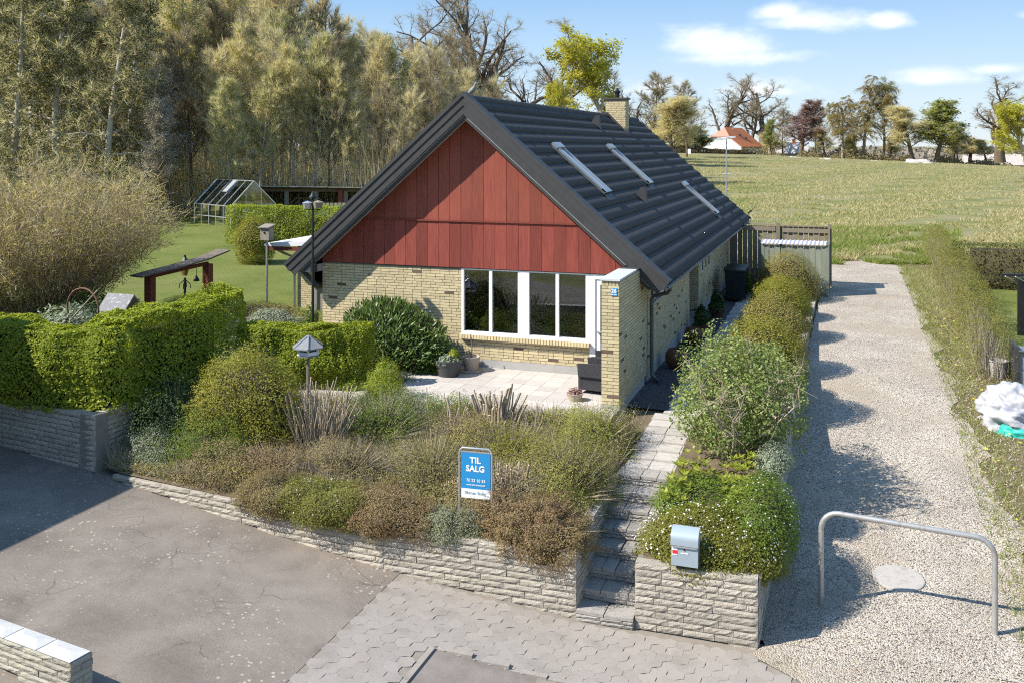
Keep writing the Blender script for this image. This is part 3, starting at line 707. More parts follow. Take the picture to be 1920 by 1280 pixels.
# --- roof lights, vents, chimney
def onroof(u,p=0): return (UR+(u-UR)+p*SN, ZR-(u-UR)*math.tan(SL)+p*CS)
SKYG=glass_mat('skylight_glass',(.35,.4,.42))
for v0,ua,ub,w in ((1.9,-2.75,-1.42,.62),(7.55,-2.72,-1.44,.62),(12.5,-1.22,-.05,.62)):
    sk=[]; base=.06
    def Q(u,v,p):
        x,z=onroof(u,p); return (x,v,z)
    def slabq(name,ua_,ub_,va,vb,p0,p1,mat,par):
        vs=[Q(a,b,p) for p in (p0,p1) for a,b in ((ua_,va),(ub_,va),(ub_,vb),(ua_,vb))]
        return MB().add(vs,[(3,2,1,0),(4,5,6,7),(0,1,5,4),(1,2,6,5),(2,3,7,6),(3,0,4,7)]).build(name,mat,par)
    body=slabq('roof_window',ua,ub,v0,v0+w,.03,.125,DARKZ,roof)
    slabq('pane',ua+.1,ub-.09,v0+.08,v0+w-.08,.126,.134,SKYG,body)
    slabq('frame',ua,ub,v0,v0+.075,.126,.165,ZINC,body); slabq('frame',ua,ub,v0+w-.075,v0+w,.126,.165,ZINC,body)
    slabq('hood',ua-.04,ua+.10,v0-.02,v0+w+.02,.12,.19,ZINC,body); slabq('frame',ub-.09,ub+.01,v0,v0+w,.126,.16,ZINC,body)
    slabq('flashing',ub+.01,ub+.17,v0-.04,v0+w+.04,.07,.085,BARGE,body)
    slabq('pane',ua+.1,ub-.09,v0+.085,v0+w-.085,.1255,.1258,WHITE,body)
for v,u in ((9.6,-3.55),(4.95,-1.1)):
    x,z=onroof(u,.05); MB().prism([(x-.16,z+.12),(x-.02,z+.34),(x+.08,z+.36),(x+.14,z-.1)],v,v+.24,'y').build('roof_vent',BARGE,roof)
ch=MB().box((-4.10,13.4,5.6),(-3.36,13.95,6.93)).build('chimney',PM,roof)
cb=MB(); 
for ci,z in enumerate(courses(5.85,6.85)):
    x=-.06*(ci%4)
    while x<.73:
        l=rb.choice((.228,.108,.228)); a=max(x,0);b=min(x+l,.74); x+=l+.012
        if b-a>.03: cb.box((-4.10+a,13.392,z+.006),(-4.10+b,13.42,z+.06))
    y=-.06*(ci%3)
    while y<.54:
        l=.228; a=max(y,0);b=min(y+l,.55); y+=l+.012
        if b-a>.03: cb.box((-3.38,13.4+a,z+.006),(-3.352,13.4+b,z+.06))
tag(cb.build('brickwork',YB,ch),kind='stuff')
MB().box((-4.16,13.34,6.93),(-3.30,14.01,6.985)).build('chimney_cap',MAT('dark_chimney_cap',(.07,.06,.05),(.11,.09,.07),6,.9),ch)
MB().lathe([(.09,0),(.09,.18),(.13,.2),(.13,.26),(.07,.28),(.05,.36)],(-3.73,13.67,6.985),12).build('chimney_cowl',BLACKP,ch,True)
x,z=onroof(-3.3,.06); MB().prism([(-4.16,ZR+.16),(-4.02,ZR+.16),(-3.2,onroof(-3.3)[1]+.03),(-3.2,onroof(-3.3)[1]-.1),(-4.16,ZR-.1)],13.33,13.39,'y').build('chimney_flashing',BARGE,ch)
# --- big front window, door
FR=MB(); yA,yB=-.02,.10
def fr(m,u0,u1,z0,z1,y0=yA,y1=yB): m.box((u0,y0,z0),(u1,y1,z1))
win=MB(); ZB,ZT=.80,2.335
for u0,u1 in ((-4.345,-4.285),(-3.645,-3.575),(-2.935,-2.665),(-2.025,-1.955),(-1.32,-1.235)): fr(win,u0,u1,ZB,ZT)
for u0,u1 in ((-4.285,-3.645),(-3.575,-2.935),(-2.665,-2.025),(-1.955,-1.32)): fr(win,u0,u1,ZB,ZB+.07); fr(win,u0,u1,ZT-.03,ZT)
wf=win.build('window_frame',WHITE,house)
MB().box((-4.37,-.055,.775),(-1.235,.08,.798)).build('window_sill',WHITE,wf)
for u0,u1 in ((-4.285,-3.645),(-3.575,-2.935),(-2.665,-2.025),(-1.955,-1.32)):
    MB().box((u0+.002,.035,ZB+.072),(u1-.002,.042,ZT-.032)).build('window_pane',GLASS,wf)
    s=MB(); s.box((u0+.001,-.005,ZB+.071),(u0+.008,.06,ZT-.031)); s.box((u1-.008,-.005,ZB+.071),(u1-.001,.06,ZT-.031)); s.build('sash',WHITE,wf)
door=MB(); fr(door,-1.233,-1.10,.055,ZT); fr(door,-1.10,-.352,2.22,ZT); 
door.box((-1.09,0,.07),(-.99,.06,2.21)); door.box((-.46,0,.07),(-.36,.06,2.21)); door.box((-.99,0,2.1),(-.46,.06,2.21)); door.box((-.99,0,.07),(-.46,.06,.35)); door.box((-.99,.02,.351),(-.46,.04,.8))
dr=door.build('door',WHITE,house)
MB().box((-.988,.025,.802),(-.462,.032,2.098)).build('door_pane',DGLASS,dr)
MB().tube([(-1.05,-.05,1.05),(-1.05,0,1.05)],.02,8).tube([(-1.05,-.05,1.05),(-.94,-.05,1.05)],.012,8).build('door_handle',ZINC,dr,True)
# --- side window and entry
s=MB(); s.box((-.12,w1,z1),(-.03,w1+.06,z2)); s.box((-.12,w2-.06,z1),(-.03,w2,z2)); s.box((-.12,w1+.06,z1),(-.03,w2-.06,z1+.06)); s.box((-.12,w1+.06,z2-.06),(-.03,w2-.06,z2)); s.box((-.12,1.68,z1+.06),(-.03,1.76,z2-.06))
swf=s.build('side_window_frame',WHITE,house); MB().box((-.08,w1+.062,z1+.062),(-.074,1.678,z2-.062)).build('window_pane',DGLASS,swf); MB().box((-.08,1.762,z1+.062),(-.074,w2-.062,z2-.062)).build('window_pane',DGLASS,swf)
MB().box((-.2,w1-.01,z1-.04),(.05,w2+.01,z1-.002)).build('window_sill',PLINTH,swf)
dk=MAT('dark_front_door',(.03,.035,.03),(.05,.05,.045),5,.5)
MB().box((-1.3,6.9,.1),(-1.26,7.8,2.15)).build('front_door',dk,house)
for k in range(3): 
    f=MB().box((-.02,9.0+k*.75,1.3),(.012,9.3+k*.75,2.05)).build('slit_window',WHITE,house); MB().box((-.01,9.04+k*.75,1.34),(.018,9.26+k*.75,2.01)).build('pane',DGLASS,f)
# --- room behind the glass
INT=MAT('interior_plaster',(.30,.28,.25),(.34,.32,.29),3,.9); IFL=MAT('interior_floor',(.12,.07,.04),(.16,.10,.06),4,.5)
rm=MB(); rm.box((UW+.31,4.0,.2),(-.31,4.1,2.32)); rm.box((-6.2,.31,.2),(-6.1,4.0,2.32)); rm.box((UW+.3,.301,2.32),(-.301,6,2.42)); rm.build('room_wall',INT,house)
MB().box((UW+.3,.301,.15),(-.301,6,.2)).build('room_floor',IFL,house)
# --- annex with flat pale roof on the garden side
ax=thing('annex',(-10.6,6.2,.1),'flat-roofed yellow brick annex with a pale roof beside the left eave','annex')
MB().box((-11.9,5.0,.0),(-9.0,5.25,2.1)).build('annex_wall',PM,ax)
m2=MB(); 
for ci,z in enumerate(courses(.1,2.08)):
    x=-.06*(ci%4)
    while x<.55:
        l=.228;a=max(x,0);b=min(x+l,.55);x+=l+.012
        if b-a>.03: m2.box((-11.9+a,4.992,z+.006),(-11.9+b,5.02,z+.06)); m2.box((-10.3+a,4.992,z+.006),(-10.3+b,5.02,z+.06))
tag(m2.build('brickwork',YB,ax),kind='stuff')
MB().box((-11.9,5.24,.0),(-11.65,8.5,2.1)).build('annex_wall',YB,ax)
f=MB().box((-11.32,4.95,.85),(-10.38,5.0,2.0)).build('annex_window',MAT('brown_window_frame',(.09,.04,.02),(.13,.06,.03),8,.5),ax); MB().box((-11.25,4.945,.92),(-10.45,4.949,1.93)).build('pane',DGLASS,f)
MB().prism([(-12.55,2.12),(-8.4,2.34),(-8.4,2.46),(-12.55,2.24)],4.35,8.7,'y').build('annex_roof',MAT('pale_roof_felt',(.66,.67,.69),(.74,.75,.77),2,.5),ax)
MB().box((-12.5,4.34,2.02),(-8.4,4.40,2.14)).build('annex_fascia',MAT('red_brown_fascia',(.12,.03,.02),(.16,.045,.03),6,.6),ax)
gutter(-12.6,-1,4.3,8.7,2.2,ax)
MB().tube([(-12.5,4.5,2.1),(-12.2,4.7,1.9),(-11.97,4.92,1.75),(-11.97,4.92,.1)],.045,8).build('downpipe',ZINC,ax,True)
# ================================================================ plants near the house
def plant(name,label,cat,loc,parts,group=None):
    t=thing(name,loc,label,cat,group)
    for pn,arr,mat in parts:
        V,F=arr; o=link(bpy.data.objects.new(pn,npmesh(pn,np.asarray(V)-np.asarray(loc),F,mat)),t,loc)
        if pn in ('flowers','cut_ends','blossom','buds','twigs','leaves','stems'): o['kind']='stuff'
    return t
BARK=MAT('twig_bark',(.10,.075,.05),(.16,.125,.085),6,.9,vary=.3)
PALE=MAT('pale_dry_stem',(.42,.35,.25),(.33,.265,.185),6,.9,vary=.3,c3=(.5,.43,.33))
GREYW=MAT('grey_bare_twig',(.22,.18,.13),(.32,.27,.21),5,.9,vary=.35)
CUT=MAT('cut_wood',(.55,.43,.28),(.62,.5,.34),10,.85)
DCORE=MAT('inner_shade_core',(.045,.04,.02),(.07,.055,.03),9,.95)  # solid lumps inside bushes and hedges; the inner shade is put into their colour
L_HEDGE=LEAF('spring_hedge_leaf',(.15,.19,.018),(.27,.30,.035),(.42,.42,.08),.45)
L_OLIVE=LEAF('olive_conifer',(.12,.125,.014),(.20,.185,.022),(.26,.235,.035),.25)
L_LAUR=LEAF('laurel_leaf',(.05,.085,.018),(.09,.135,.03),(.18,.21,.065),.2,.45,.4)
L_TOPI=LEAF('clipped_privet',(.12,.125,.016),(.215,.195,.03),(.30,.25,.055),.3)
L_TOPB=LEAF('clipped_privet_brown',(.14,.13,.028),(.23,.19,.055),(.29,.235,.10),.28)
L_VAR=LEAF('variegated_leaf',(.10,.14,.03),(.19,.225,.07),(.34,.35,.17),.3)
L_GREEN=LEAF('green_leaf',(.07,.11,.014),(.12,.17,.022),(.20,.23,.04),.3)
L_DKG=LEAF('dark_evergreen',(.02,.035,.01),(.04,.065,.016),(.07,.09,.025),.15)
L_BROWN=LEAF('brown_heath',(.15,.115,.05),(.21,.165,.075),(.24,.21,.08),.25)
L_RUST=LEAF('rusty_cushion',(.17,.11,.055),(.215,.15,.075),(.19,.185,.05),.25)
L_GREY=LEAF('grey_green_leaf',(.14,.16,.10),(.22,.25,.17),(.30,.32,.24),.2)
L_YG=LEAF('yellow_green_leaf',(.15,.17,.02),(.24,.26,.035),(.36,.36,.07),.35)
L_STRAW=LEAF('dry_leaf',(.2,.15,.09),(.3,.23,.14),(.36,.29,.19),.2)
L_WHITE=LEAF('white_petal',(.7,.7,.68),(.8,.8,.8),(.74,.68,.74),.3)
def hedge_arr(path,w,z0,z1,n,size,rough=.08,seed=0,k=1.8,asp=.6,depth=.22,ends=True,rnd_=.2):
    pts=[np.array(p,float) for p in path]; seg=[np.linalg.norm(b[:2]-a[:2]) for a,b in zip(pts[:-1],pts[1:])]; tot=sum(seg)
    z0f=z0 if callable(z0) else (lambda x,y:np.full(len(x),z0)); z1f=z1 if callable(z1) else (lambda x,y:np.full(len(x),z1))
    s=rng.random(n)*(tot+w)-w/2; cum=np.concatenate([[0],np.cumsum(seg)])
    i=np.clip(np.searchsorted(cum,np.clip(s,0,tot-1e-6),'right')-1,0,len(seg)-1)
    A=np.array([p[:2] for p in pts]); d=np.array([unit(A[j+1]-A[j]) for j in range(len(seg))])
    C=A[i]+d[i]*(s-cum[i])[:,None]; nrm=np.stack([-d[i][:,1],d[i][:,0]],1)
    H=z1f(C[:,0],C[:,1])-z0f(C[:,0],C[:,1]); hm=H.mean()
    per=2*hm+w; q=rng.random(n)*per; lat=np.zeros(n);zz=np.zeros(n);N3=np.zeros((n,3))
    a=q<hm; b=(q>=hm)&(q<2*hm); c=q>=2*hm
    lat[a]=-w/2; zz[a]=q[a]/hm; lat[b]=w/2; zz[b]=(q[b]-hm)/hm; lat[c]=(rng.random(c.sum())-.5)*w; zz[c]=1
    N3[a,:2]=-nrm[a];N3[b,:2]=nrm[b];N3[c,2]=1
    # rounded shoulders
    sh=np.clip((zz-.45)/.55,0,1)**2; lat[a|b]*=(1-rnd_*sh[a|b]); lat[c]*=(1-rnd_)
    e=np.clip(np.abs(s-np.clip(s,0,tot))/(w/2),0,1); lat*=np.sqrt(1-.75*e**2)
    dd=depth*rng.random(n)**1.6
    P=np.zeros((n,3)); lat=lat*(1-dd/ (w/2)*.9*0-0); P[:,:2]=C+nrm*(lat*(1-dd))[:,None]; P[:,2]=z0f(C[:,0],C[:,1])+H*zz*(1-dd*.35*c)
    off=rough*(lump(P,k,seed)+.6*lump(P,k*3,seed+3)); P+=N3*off[:,None]*1.0
    N3[:,2]+=.45
    # fill the outside of the bends
    for j in range(1,len(pts)-1):
        m=int(n*.10); a=rng.random(m)*2*np.pi; zz=rng.random(m)**.8; xy=A[j]; x=np.full(m,xy[0]); y=np.full(m,xy[1]); h0=z0f(x,y); h1=z1f(x,y); r=w/2*(1-depth*.5*rng.random(m)**1.6)*(1-rnd_*np.clip((zz-.45)/.55,0,1)**2)
        d2=np.stack([np.cos(a),np.sin(a),np.zeros(m)],1); Pj=np.stack([x+d2[:,0]*r,y+d2[:,1]*r,h0+(h1-h0)*zz],1); Pj+=d2*(rough*(lump(Pj,k,seed)+.6*lump(Pj,k*3,seed+3)))[:,None]; d2[:,2]=.45
        P=np.concatenate([P,Pj]); N3=np.concatenate([N3,d2])
    return leaf_arr(P,size,unit(N3),.8,asp)
def box_core(path,w,z0,z1,sc=.62):  # opaque bars added inside a hedge to darken it, not real branches
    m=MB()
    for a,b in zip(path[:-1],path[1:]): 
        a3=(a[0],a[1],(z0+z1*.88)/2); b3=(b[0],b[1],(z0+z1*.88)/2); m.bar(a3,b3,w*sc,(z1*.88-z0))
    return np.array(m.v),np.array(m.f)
def shrub(name,label,cat,c,rad,n,size,mat,group=None,rough=.13,depth=.35,k=2.0,asp=.55,core=True,extra=(),under=-.25,coremat=None,up=.4,twig=0,twm=None):
    sd=abs(hash(label))%1000
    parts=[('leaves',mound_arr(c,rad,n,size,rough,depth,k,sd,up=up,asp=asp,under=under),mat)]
    if core: parts.append(('shade_core',core_arr(c,rad,.74 if rough<.3 else .5,sd,rough,k),coremat or DCORE))
    if twig:
        d=rdir(int(twig*1.6)); d=d[d[:,2]>0][:twig]; r=np.array(rad); P=np.array(c)+d*r*.55; Q=np.array(c)+d*r*(1.0+.22*rng.random((len(d),1)))+rng.normal(size=d.shape)*.03
        parts.append(('twigs',sliver_arr(P,Q,.012),twm or GREYW))
    return plant(name,label,cat,(c[0],c[1],c[2]-rad[2]*.2),parts+list(extra),group)
import hashlib
def hash(s): return int(hashlib.md5(s.encode()).hexdigest()[:6],16)
# ---- hedges
pth=[(-14.2,-6.05),(-9.4,-6.72),(-8.85,-6.5),(-8.72,-3.3)]
hz0=lambda x,y: np.where(y<-6.2,.36,-.05); hz1=lambda x,y: 1.86+.07*np.sin(x*1.3)+.06*np.sin(y*2.1+x*2)+.02*(y+6)
plant('hedge','long leafy yellow-green hedge turning the corner above the shaded block wall','hedge',(-9.2,-6,.3),[('leaves',hedge_arr(pth,1.25,hz0,hz1,100000,.06,.15,4,1.3,rnd_=.42),L_HEDGE),('shade_core',box_core([(-14,-6.1),(-9.6,-6.65),(-8.95,-6.3),(-8.75,-3.6)],.95,.3,1.8,.3),DCORE)])
p2=[(-7.75,-3.15),(-5.9,-2.5)]
plant('hedge','short leafy green hedge between the olive conifer and the laurel','hedge',(-6.8,-2.8,0),[('leaves',hedge_arr(p2,.95,-.05,lambda x,y:1.32+.06*np.sin(x*3),36000,.055,.14,8,1.5,rnd_=.36),L_HEDGE),('shade_core',box_core(p2,.75,0,1.25,.35),DCORE)])
# ---- conifer, laurel
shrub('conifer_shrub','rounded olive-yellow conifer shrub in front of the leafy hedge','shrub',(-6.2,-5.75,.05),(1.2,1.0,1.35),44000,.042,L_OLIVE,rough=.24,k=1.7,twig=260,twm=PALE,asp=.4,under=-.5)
def laurel():
    c=np.array((-5.75,-.85,.45)); rad=np.array((1.5,.62,1.25)); n=8500
    d=rdir(n*2); d=d[d[:,2]>-.4][:n]; m=len(d); P=c+d*rad*((1+.14*lump(d*2,1.8,9))*(1-.45*rng.random(m)**1.6))[:,None]
    dirs=unit(d+np.array([0,0,.9])); nr=unit(np.cross(dirs,rdir(m))); nr[:,2]=np.abs(nr[:,2])+.3; nr[:,1]-=.5
    a=leaf_arr(P,.155,unit(nr),.35,.26,dirs)
    s=rdir(160); s[:,2]=np.abs(s[:,2]); s=unit(s+np.array([0,0,.3])); st=stick_arr(np.tile(c-np.array([0,0,.4]),(160,1))+rng.normal(size=(160,3))*.12*np.array([3,1,.3]),c+s*rad*.98,.012,.004)
    fl=leaf_arr((c+unit(d[:22]+np.array([0,-.6,.4]))*rad*1.0),.06,None,.5,.7)
    return plant('laurel_bush','dark glossy laurel bush against the yellow brick wall left of the window','bush',(-5.75,-.85,0),[('leaves',a,L_LAUR),('stems',st,BARK),('shade_core',core_arr(c,rad,.6,3),DCORE),('blossom',fl,L_WHITE)])
laurel()
# ---- clipped row along the drive
for i,(v,r,h,lab,mt) in enumerate(((13.0,1.08,1.6,'clipped olive-brown bush beside the bin shed, farthest of the driveway row',L_TOPB),(9.9,.85,1.2,'low clipped bush half hidden between the two farthest driveway bushes',L_TOPI),
   (7.2,.9,1.45,'clipped golden-green bush, second full dome from the bin shed',L_TOPI),(3.7,.9,1.5,'clipped golden dome bush in the middle of the driveway row',L_TOPB),(.5,.95,1.55,'clipped golden dome bush just behind the twiggy pruned shrub',L_TOPI))):
    shrub('clipped_bush',lab,'bush',(2.38+.03*i,v,.35),(r,r*.98,h-.35),26000,.036,mt,'clipped bushes along the driveway',rough=.07,k=2.2,asp=.6,under=-.45,depth=.25)
def pruned():
    c=np.array((2.42,-3.2,.62)); st=[];P=[];Q=[];r0=[];r1=[]; tips=[]
    for i in range(60):
        a=rng.uniform(0,6.28); b=np.array((2.45,-3.2+.5*rng.normal(),.0))+rng.normal(size=3)*[.12,.12,.02]; d=unit(np.array((math.cos(a)*rng.uniform(.2,1.1),math.sin(a)*rng.uniform(.2,1.0),1.0))[None])[0]
        p=b; L_=rng.uniform(.9,1.7); r=rng.uniform(.014,.034)
        for k in range(5):
            q=p+unit((d+rng.normal(size=3)*.22)[None])[0]*L_/5; P.append(p);Q.append(q);r0.append(r*(1-k*.15));r1.append(r*(1-(k+1)*.15)); p=q; 
            if k>0: tips.append(q)
    tips=np.array(tips); m=len(tips); 
    pt=np.repeat(tips,7,0); qt=pt+unit(rdir(len(pt))+np.array([0,0,.3]))*rng.uniform(.1,.38,(len(pt),1))
    d=rdir(29000); d=d[d[:,2]>-.6]; cl=(lump(d*1.0,2.6,17)+lump(d*1.0,6,3))>-.55; d=d[cl]
    LP=c+d*np.array((1.22,1.7,1.15))*((1+.28*lump(d,3.4,5))*(1-.55*rng.random(len(d))**1.4))[:,None]
    nr=d.copy(); nr[:,2]+=.5
    plant('pruned_shrub','big open twiggy shrub with pale pruned branches between steps and driveway','shrub',(2.5,-2.75,0),[('leaves',leaf_arr(LP,.062,unit(nr),.9,.6),L_VAR),('stems',stick_arr(P,Q,r0,r1,5),PALE),('twigs',stick_arr(pt,qt,.007,.003),PALE)])
pruned()
# lower skirts of the planter right of the steps
def flowers(c,rad,n,size,seed,zmin=.15,clus=8,front=-.2):
    d=rdir(n*8); d=d[(d[:,2]>zmin)&(d[:,1]<.5)]; s=lump(d*2.2,2.2,seed); d=d[np.argsort(-s)][:int(n*2.2)]; d=d[rng.permutation(len(d))][:n]
    P=np.array(c)+d*np.array(rad)*(1.03+.05*rng.random((len(d),1))); nr=d.copy(); nr[:,2]+=.6; nr[:,1]-=.3
    return leaf_arr(P,size,unit(nr),.3,.9)
c=(2.35,-7.12,-.52); rd=(1.02,.66,.60)
shrub('cushion_plant','white-flowering green cushion spilling over the planter around the mailbox','plant',c,rd,42000,.03,LEAF('olive_cushion',(.10,.11,.015),(.16,.155,.025),(.21,.17,.05),.25),rough=.13,k=3,extra=[('flowers',flowers(c,rd,230,.028,3),L_WHITE)],under=-.5)
c=(3.0,-6.3,-.45); rd=(.55,1.15,.75)
shrub('cushion_plant','tall green cushion with scattered small flowers at the driveway corner','plant',c,rd,26000,.03,L_GREEN,rough=.1,k=3,extra=[('flowers',flowers(c,rd,80,.025,6),L_WHITE)],under=-.5)
def rosettes():
    n=170; u=1.6+rng.random(n)*1.2; v=-6.6+rng.random(n)*1.8; z=-.33+.12*(v+6.6)+.32*rng.random(n)+.12*np.sin(u*5)
    P=[];D=[]
    for x,y,q in zip(u,v,z):
        for k in range(9):
            a=k*.7+rng.random(); d=np.array((math.cos(a),math.sin(a),.35+.3*rng.random())); P.append(np.array((x,y,q))+d*.05); D.append(d)
    P=np.array(P);D=unit(np.array(D)); nr=np.cross(D,np.cross(np.array([0,0,1.]),D))
    return leaf_arr(P,.115,nr,.15,.32,D)
c=(2.15,-5.9,-.35)
plant('rosette_plant','bright yellow-green rosette plants under the pruned shrub beside the steps','plant',(2.15,-5.8,-.3),[('leaves',rosettes(),L_YG),('foliage',mound_arr(c,(.85,.95,.42),12000,.04,.12,.4,3,4),L_GREEN),('shade_core',core_arr(c,(.85,.95,.42),.7),DCORE)])
shrub('grey_cushion','pale grey-green cushion plant on the edge of the driveway','plant',(3.15,1.9,.02),(.3,.55,.3),5000,.03,L_GREY,rough=.12)
shrub('grey_cushion','small grey-green cushion plant beneath the pruned shrub at the drive','plant',(3.05,-4.6,.02),(.32,.6,.3),6000,.03,L_GREY,rough=.1)
# ---- flower bed: named clumps over a mass of dry growth
BED=[('heather_clump','brownish heather clump at the low end of the block wall',(-5.75,-6.95,-.45),(.95,.42,.42),16000,.03,L_BROWN,60),
 ('heather_clump','pale grey-green heather beside the end of the tall shaded wall',(-7.7,-6.65,-.45),(.55,.4,.4),9000,.028,L_GREY,20),
 ('heather_clump','dark brown-green heather below the olive conifer',(-6.4,-6.6,-.42),(.95,.6,.62),14000,.032,L_GREEN,60),
 ('trailing_cushion','green cushion with tiny white flowers hanging over the wall',(-3.45,-7.78,-.52),(.78,.42,.42),15000,.026,LEAF('moss_green',(.11,.12,.02),(.16,.16,.03),(.2,.17,.055),.25),40),
 ('trailing_cushion','rust-brown cushion hanging over the middle of the wall',(-2.45,-7.75,-.54),(.75,.42,.42),14000,.026,L_RUST,30),
 ('trailing_cushion','silvery cushion on the wall beneath the sale sign',(-1.45,-7.7,-.56),(.5,.36,.3),8000,.026,LEAF('dull_silver',(.15,.15,.08),(.2,.21,.13),(.25,.25,.17),.2),60),
 ('trailing_cushion','large rust-brown cushion on the wall corner by the steps',(-.1,-7.62,-.52),(.82,.5,.55),18000,.027,L_RUST,40),
 ('trailing_cushion','brownish cushion hanging where the wall bends',(-4.55,-7.7,-.55),(.55,.35,.36),9000,.026,L_BROWN,30),
 ('overgrown_shrub','yellow-green overgrown shrub along the left side of the steps',(.0,-6.0,-.45),(.72,1.0,.72),20000,.032,LEAF('straw_green',(.15,.15,.03),(.21,.2,.05),(.3,.26,.1),.3),160),
 ('overgrown_shrub','yellow-green shrub at the top of the steps beside the pillar',(.0,-4.2,-.2),(.7,.75,.62),15000,.032,LEAF('fresh_green',(.14,.16,.025),(.22,.22,.05),(.32,.29,.1),.3),120),
 ('overgrown_shrub','tangled olive shrub behind the sale sign',(-2.3,-6.3,-.42),(1.0,.75,.62),16000,.03,LEAF('dry_green',(.13,.125,.03),(.19,.16,.06),(.28,.22,.12),.25),420),
 ('overgrown_shrub','tangled green shrub behind the tall cut stems',(-3.95,-4.9,-.25),(1.0,.7,.72),17000,.032,L_GREEN,320),
 ('overgrown_shrub','dry brown shrub left of the sale sign',(-3.75,-6.6,-.42),(.85,.6,.55),13000,.03,L_BROWN,350),
 ('overgrown_shrub','dry twiggy shrub right of the sale sign',(-1.0,-6.6,-.45),(.8,.6,.5),10000,.03,L_STRAW,420),
 ('overgrown_shrub','grassy green shrub in the middle of the flower bed',(-1.3,-5.3,-.3),(.85,.65,.55),13000,.032,L_TOPI,260),
 ('overgrown_shrub','dry tufted shrub in front of the second cut stump',(-2.3,-4.9,-.25),(.7,.5,.5),9000,.03,L_BROWN,300),
 ('dark_shrub','dark evergreen shrub in the shade beside the end of the tall wall',(-7.75,-5.9,-.15),(.85,.8,.75),12000,.04,L_DKG,30),
 ('dark_shrub','dark green shrub between the hedge corner and the olive conifer',(-7.3,-4.6,.0),(.75,.8,.8),11000,.045,L_DKG,30),
 ('low_juniper','low bright green juniper at the edge of the patio',(-2.95,-3.75,-.15),(.75,.45,.42),13000,.03,L_GREEN,0),
 ('small_bush','small fresh green bush at the corner of the patio',(-4.75,-3.2,.0),(.42,.38,.52),9000,.038,L_HEDGE,0),
 ('sage_plant','grey-green plants at the near side of the patio',(-3.9,-3.75,-.1),(.65,.4,.35),7000,.032,L_GREY,120),
 ('overgrown_shrub','dry flower stalks by the patio in front of the wicker chair',(-1.0,-3.7,-.12),(.75,.4,.38),5000,.034,L_YG,260),
 ('heather_clump','brown heather between conifer and cut stems',(-4.95,-6.9,-.46),(.75,.5,.5),12000,.03,L_RUST,160)]
for nm,lab,c,rd,n,sz,mt,tw in BED:
    tr='trailing' in nm; rd=(rd[0]*1.15,rd[1]*(1.0 if tr else 1.12),rd[2]*(1.1 if tr else 1.32)); n=n*1.4 if tr else n
    if tr: c=(c[0],c[1]+.12,c[2]+.06)
    ex=[]
    if 'white flowers' in lab: ex=[('flowers',flowers(c,rd,40,.022,8,-.1),L_WHITE)]
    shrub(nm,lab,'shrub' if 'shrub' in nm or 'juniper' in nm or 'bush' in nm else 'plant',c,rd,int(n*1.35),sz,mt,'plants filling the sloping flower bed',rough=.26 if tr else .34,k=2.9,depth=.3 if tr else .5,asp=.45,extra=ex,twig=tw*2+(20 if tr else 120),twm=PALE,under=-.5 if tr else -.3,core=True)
L_WEED=LEAF('bed_weed',(.16,.165,.03),(.27,.24,.065),(.40,.33,.15),.35)
def bedfill():
    n=22000; u=-8.2+rng.random(n)*8.75; v=-7.75+rng.random(n)*4.4; v=np.maximum(v,WV(u)+.12+.25*rng.random(n)); z=bedz(v)
    hh=(.10+.40*np.clip(.5+.6*lump(np.stack([u,v,z],1),1.5,31),0,1)); P=np.stack([u,v,z],1); Q=P+np.stack([rng.normal(size=n)*.14,rng.normal(size=n)*.14,hh*rng.uniform(.5,1.5,n)],1)
    a=sliver_arr(P,Q,.010)
    m=110000; u=-8.2+rng.random(m)*8.75; v=-7.75+rng.random(m)*4.4; v=np.maximum(v,WV(u)+.1+.25*rng.random(m)); z=bedz(v)+.5*rng.random(m)**1.3*np.clip(.6+.6*lump(np.stack([u,v,v*0],1),1.5,31),.1,1); 
    b=leaf_arr(np.stack([u,v,z],1),.034,np.tile([0,-.2,1.],(m,1)),.9,.45)
    h=m*7//10
    o=tag(nob('dry_undergrowth',*a,PALE),'tangle of dry stems covering the flower bed','undergrowth',kind='stuff')
    tag(nob('bed_weeds',b[0],b[1][:h],L_WEED),'low green and brown weeds covering the flower bed','weeds',kind='stuff')
    tag(nob('bed_litter',b[0],b[1][h:],L_STRAW),'dry fallen leaves over the flower bed','leaves',kind='stuff')
bedfill()
def coppice(name,label,c,n,h,r,spread,mat=PALE):
    P=[];Q=[];R0=[];R1=[];cut=MB()
    for i in range(n):
        a=rng.uniform(0,6.28); k=math.sqrt(rng.random()); b=np.array(c)+np.array((math.cos(a)*k*spread*.35,math.sin(a)*k*spread*.3,0)); d=unit(np.array((math.cos(a)*k*.45,math.sin(a)*k*.4,1.))[None])[0]
        L_=h*rng.uniform(.45,1.08)*(1-.25*k); rr=r*rng.uniform(.5,1.2); p=b
        for j in range(3):
            q=p+unit((d+rng.normal(size=3)*.13)[None])[0]*L_/3; P.append(p);Q.append(q);R0.append(rr*(1-.1*j));R1.append(rr*(.9-.1*j)); p=q
        cut.tube([p-d*.004,p+d*.006],rr*.72,6)
    plant(name,label,'shrub',c,[('stems',stick_arr(P,Q,R0,R1,6),mat),('cut_ends',(np.array(cut.v),[np.array([f for f in cut.f if len(f)==4]),np.array([f for f in cut.f if len(f)==6])]),CUT)])
coppice('cut_back_shrub','tall fan of pale cut-back stems in the flower bed',(-4.8,-5.7,-.35),190,1.5,.013,1.1)
coppice('cut_back_shrub','thick sawn-off stump cluster at the edge of the patio',(-1.95,-4.2,-.2),56,1.05,.03,.75)
coppice('cut_back_shrub','short sawn stumps beside the sale sign',(-.85,-6.6,-.4),24,.85,.024,.6)
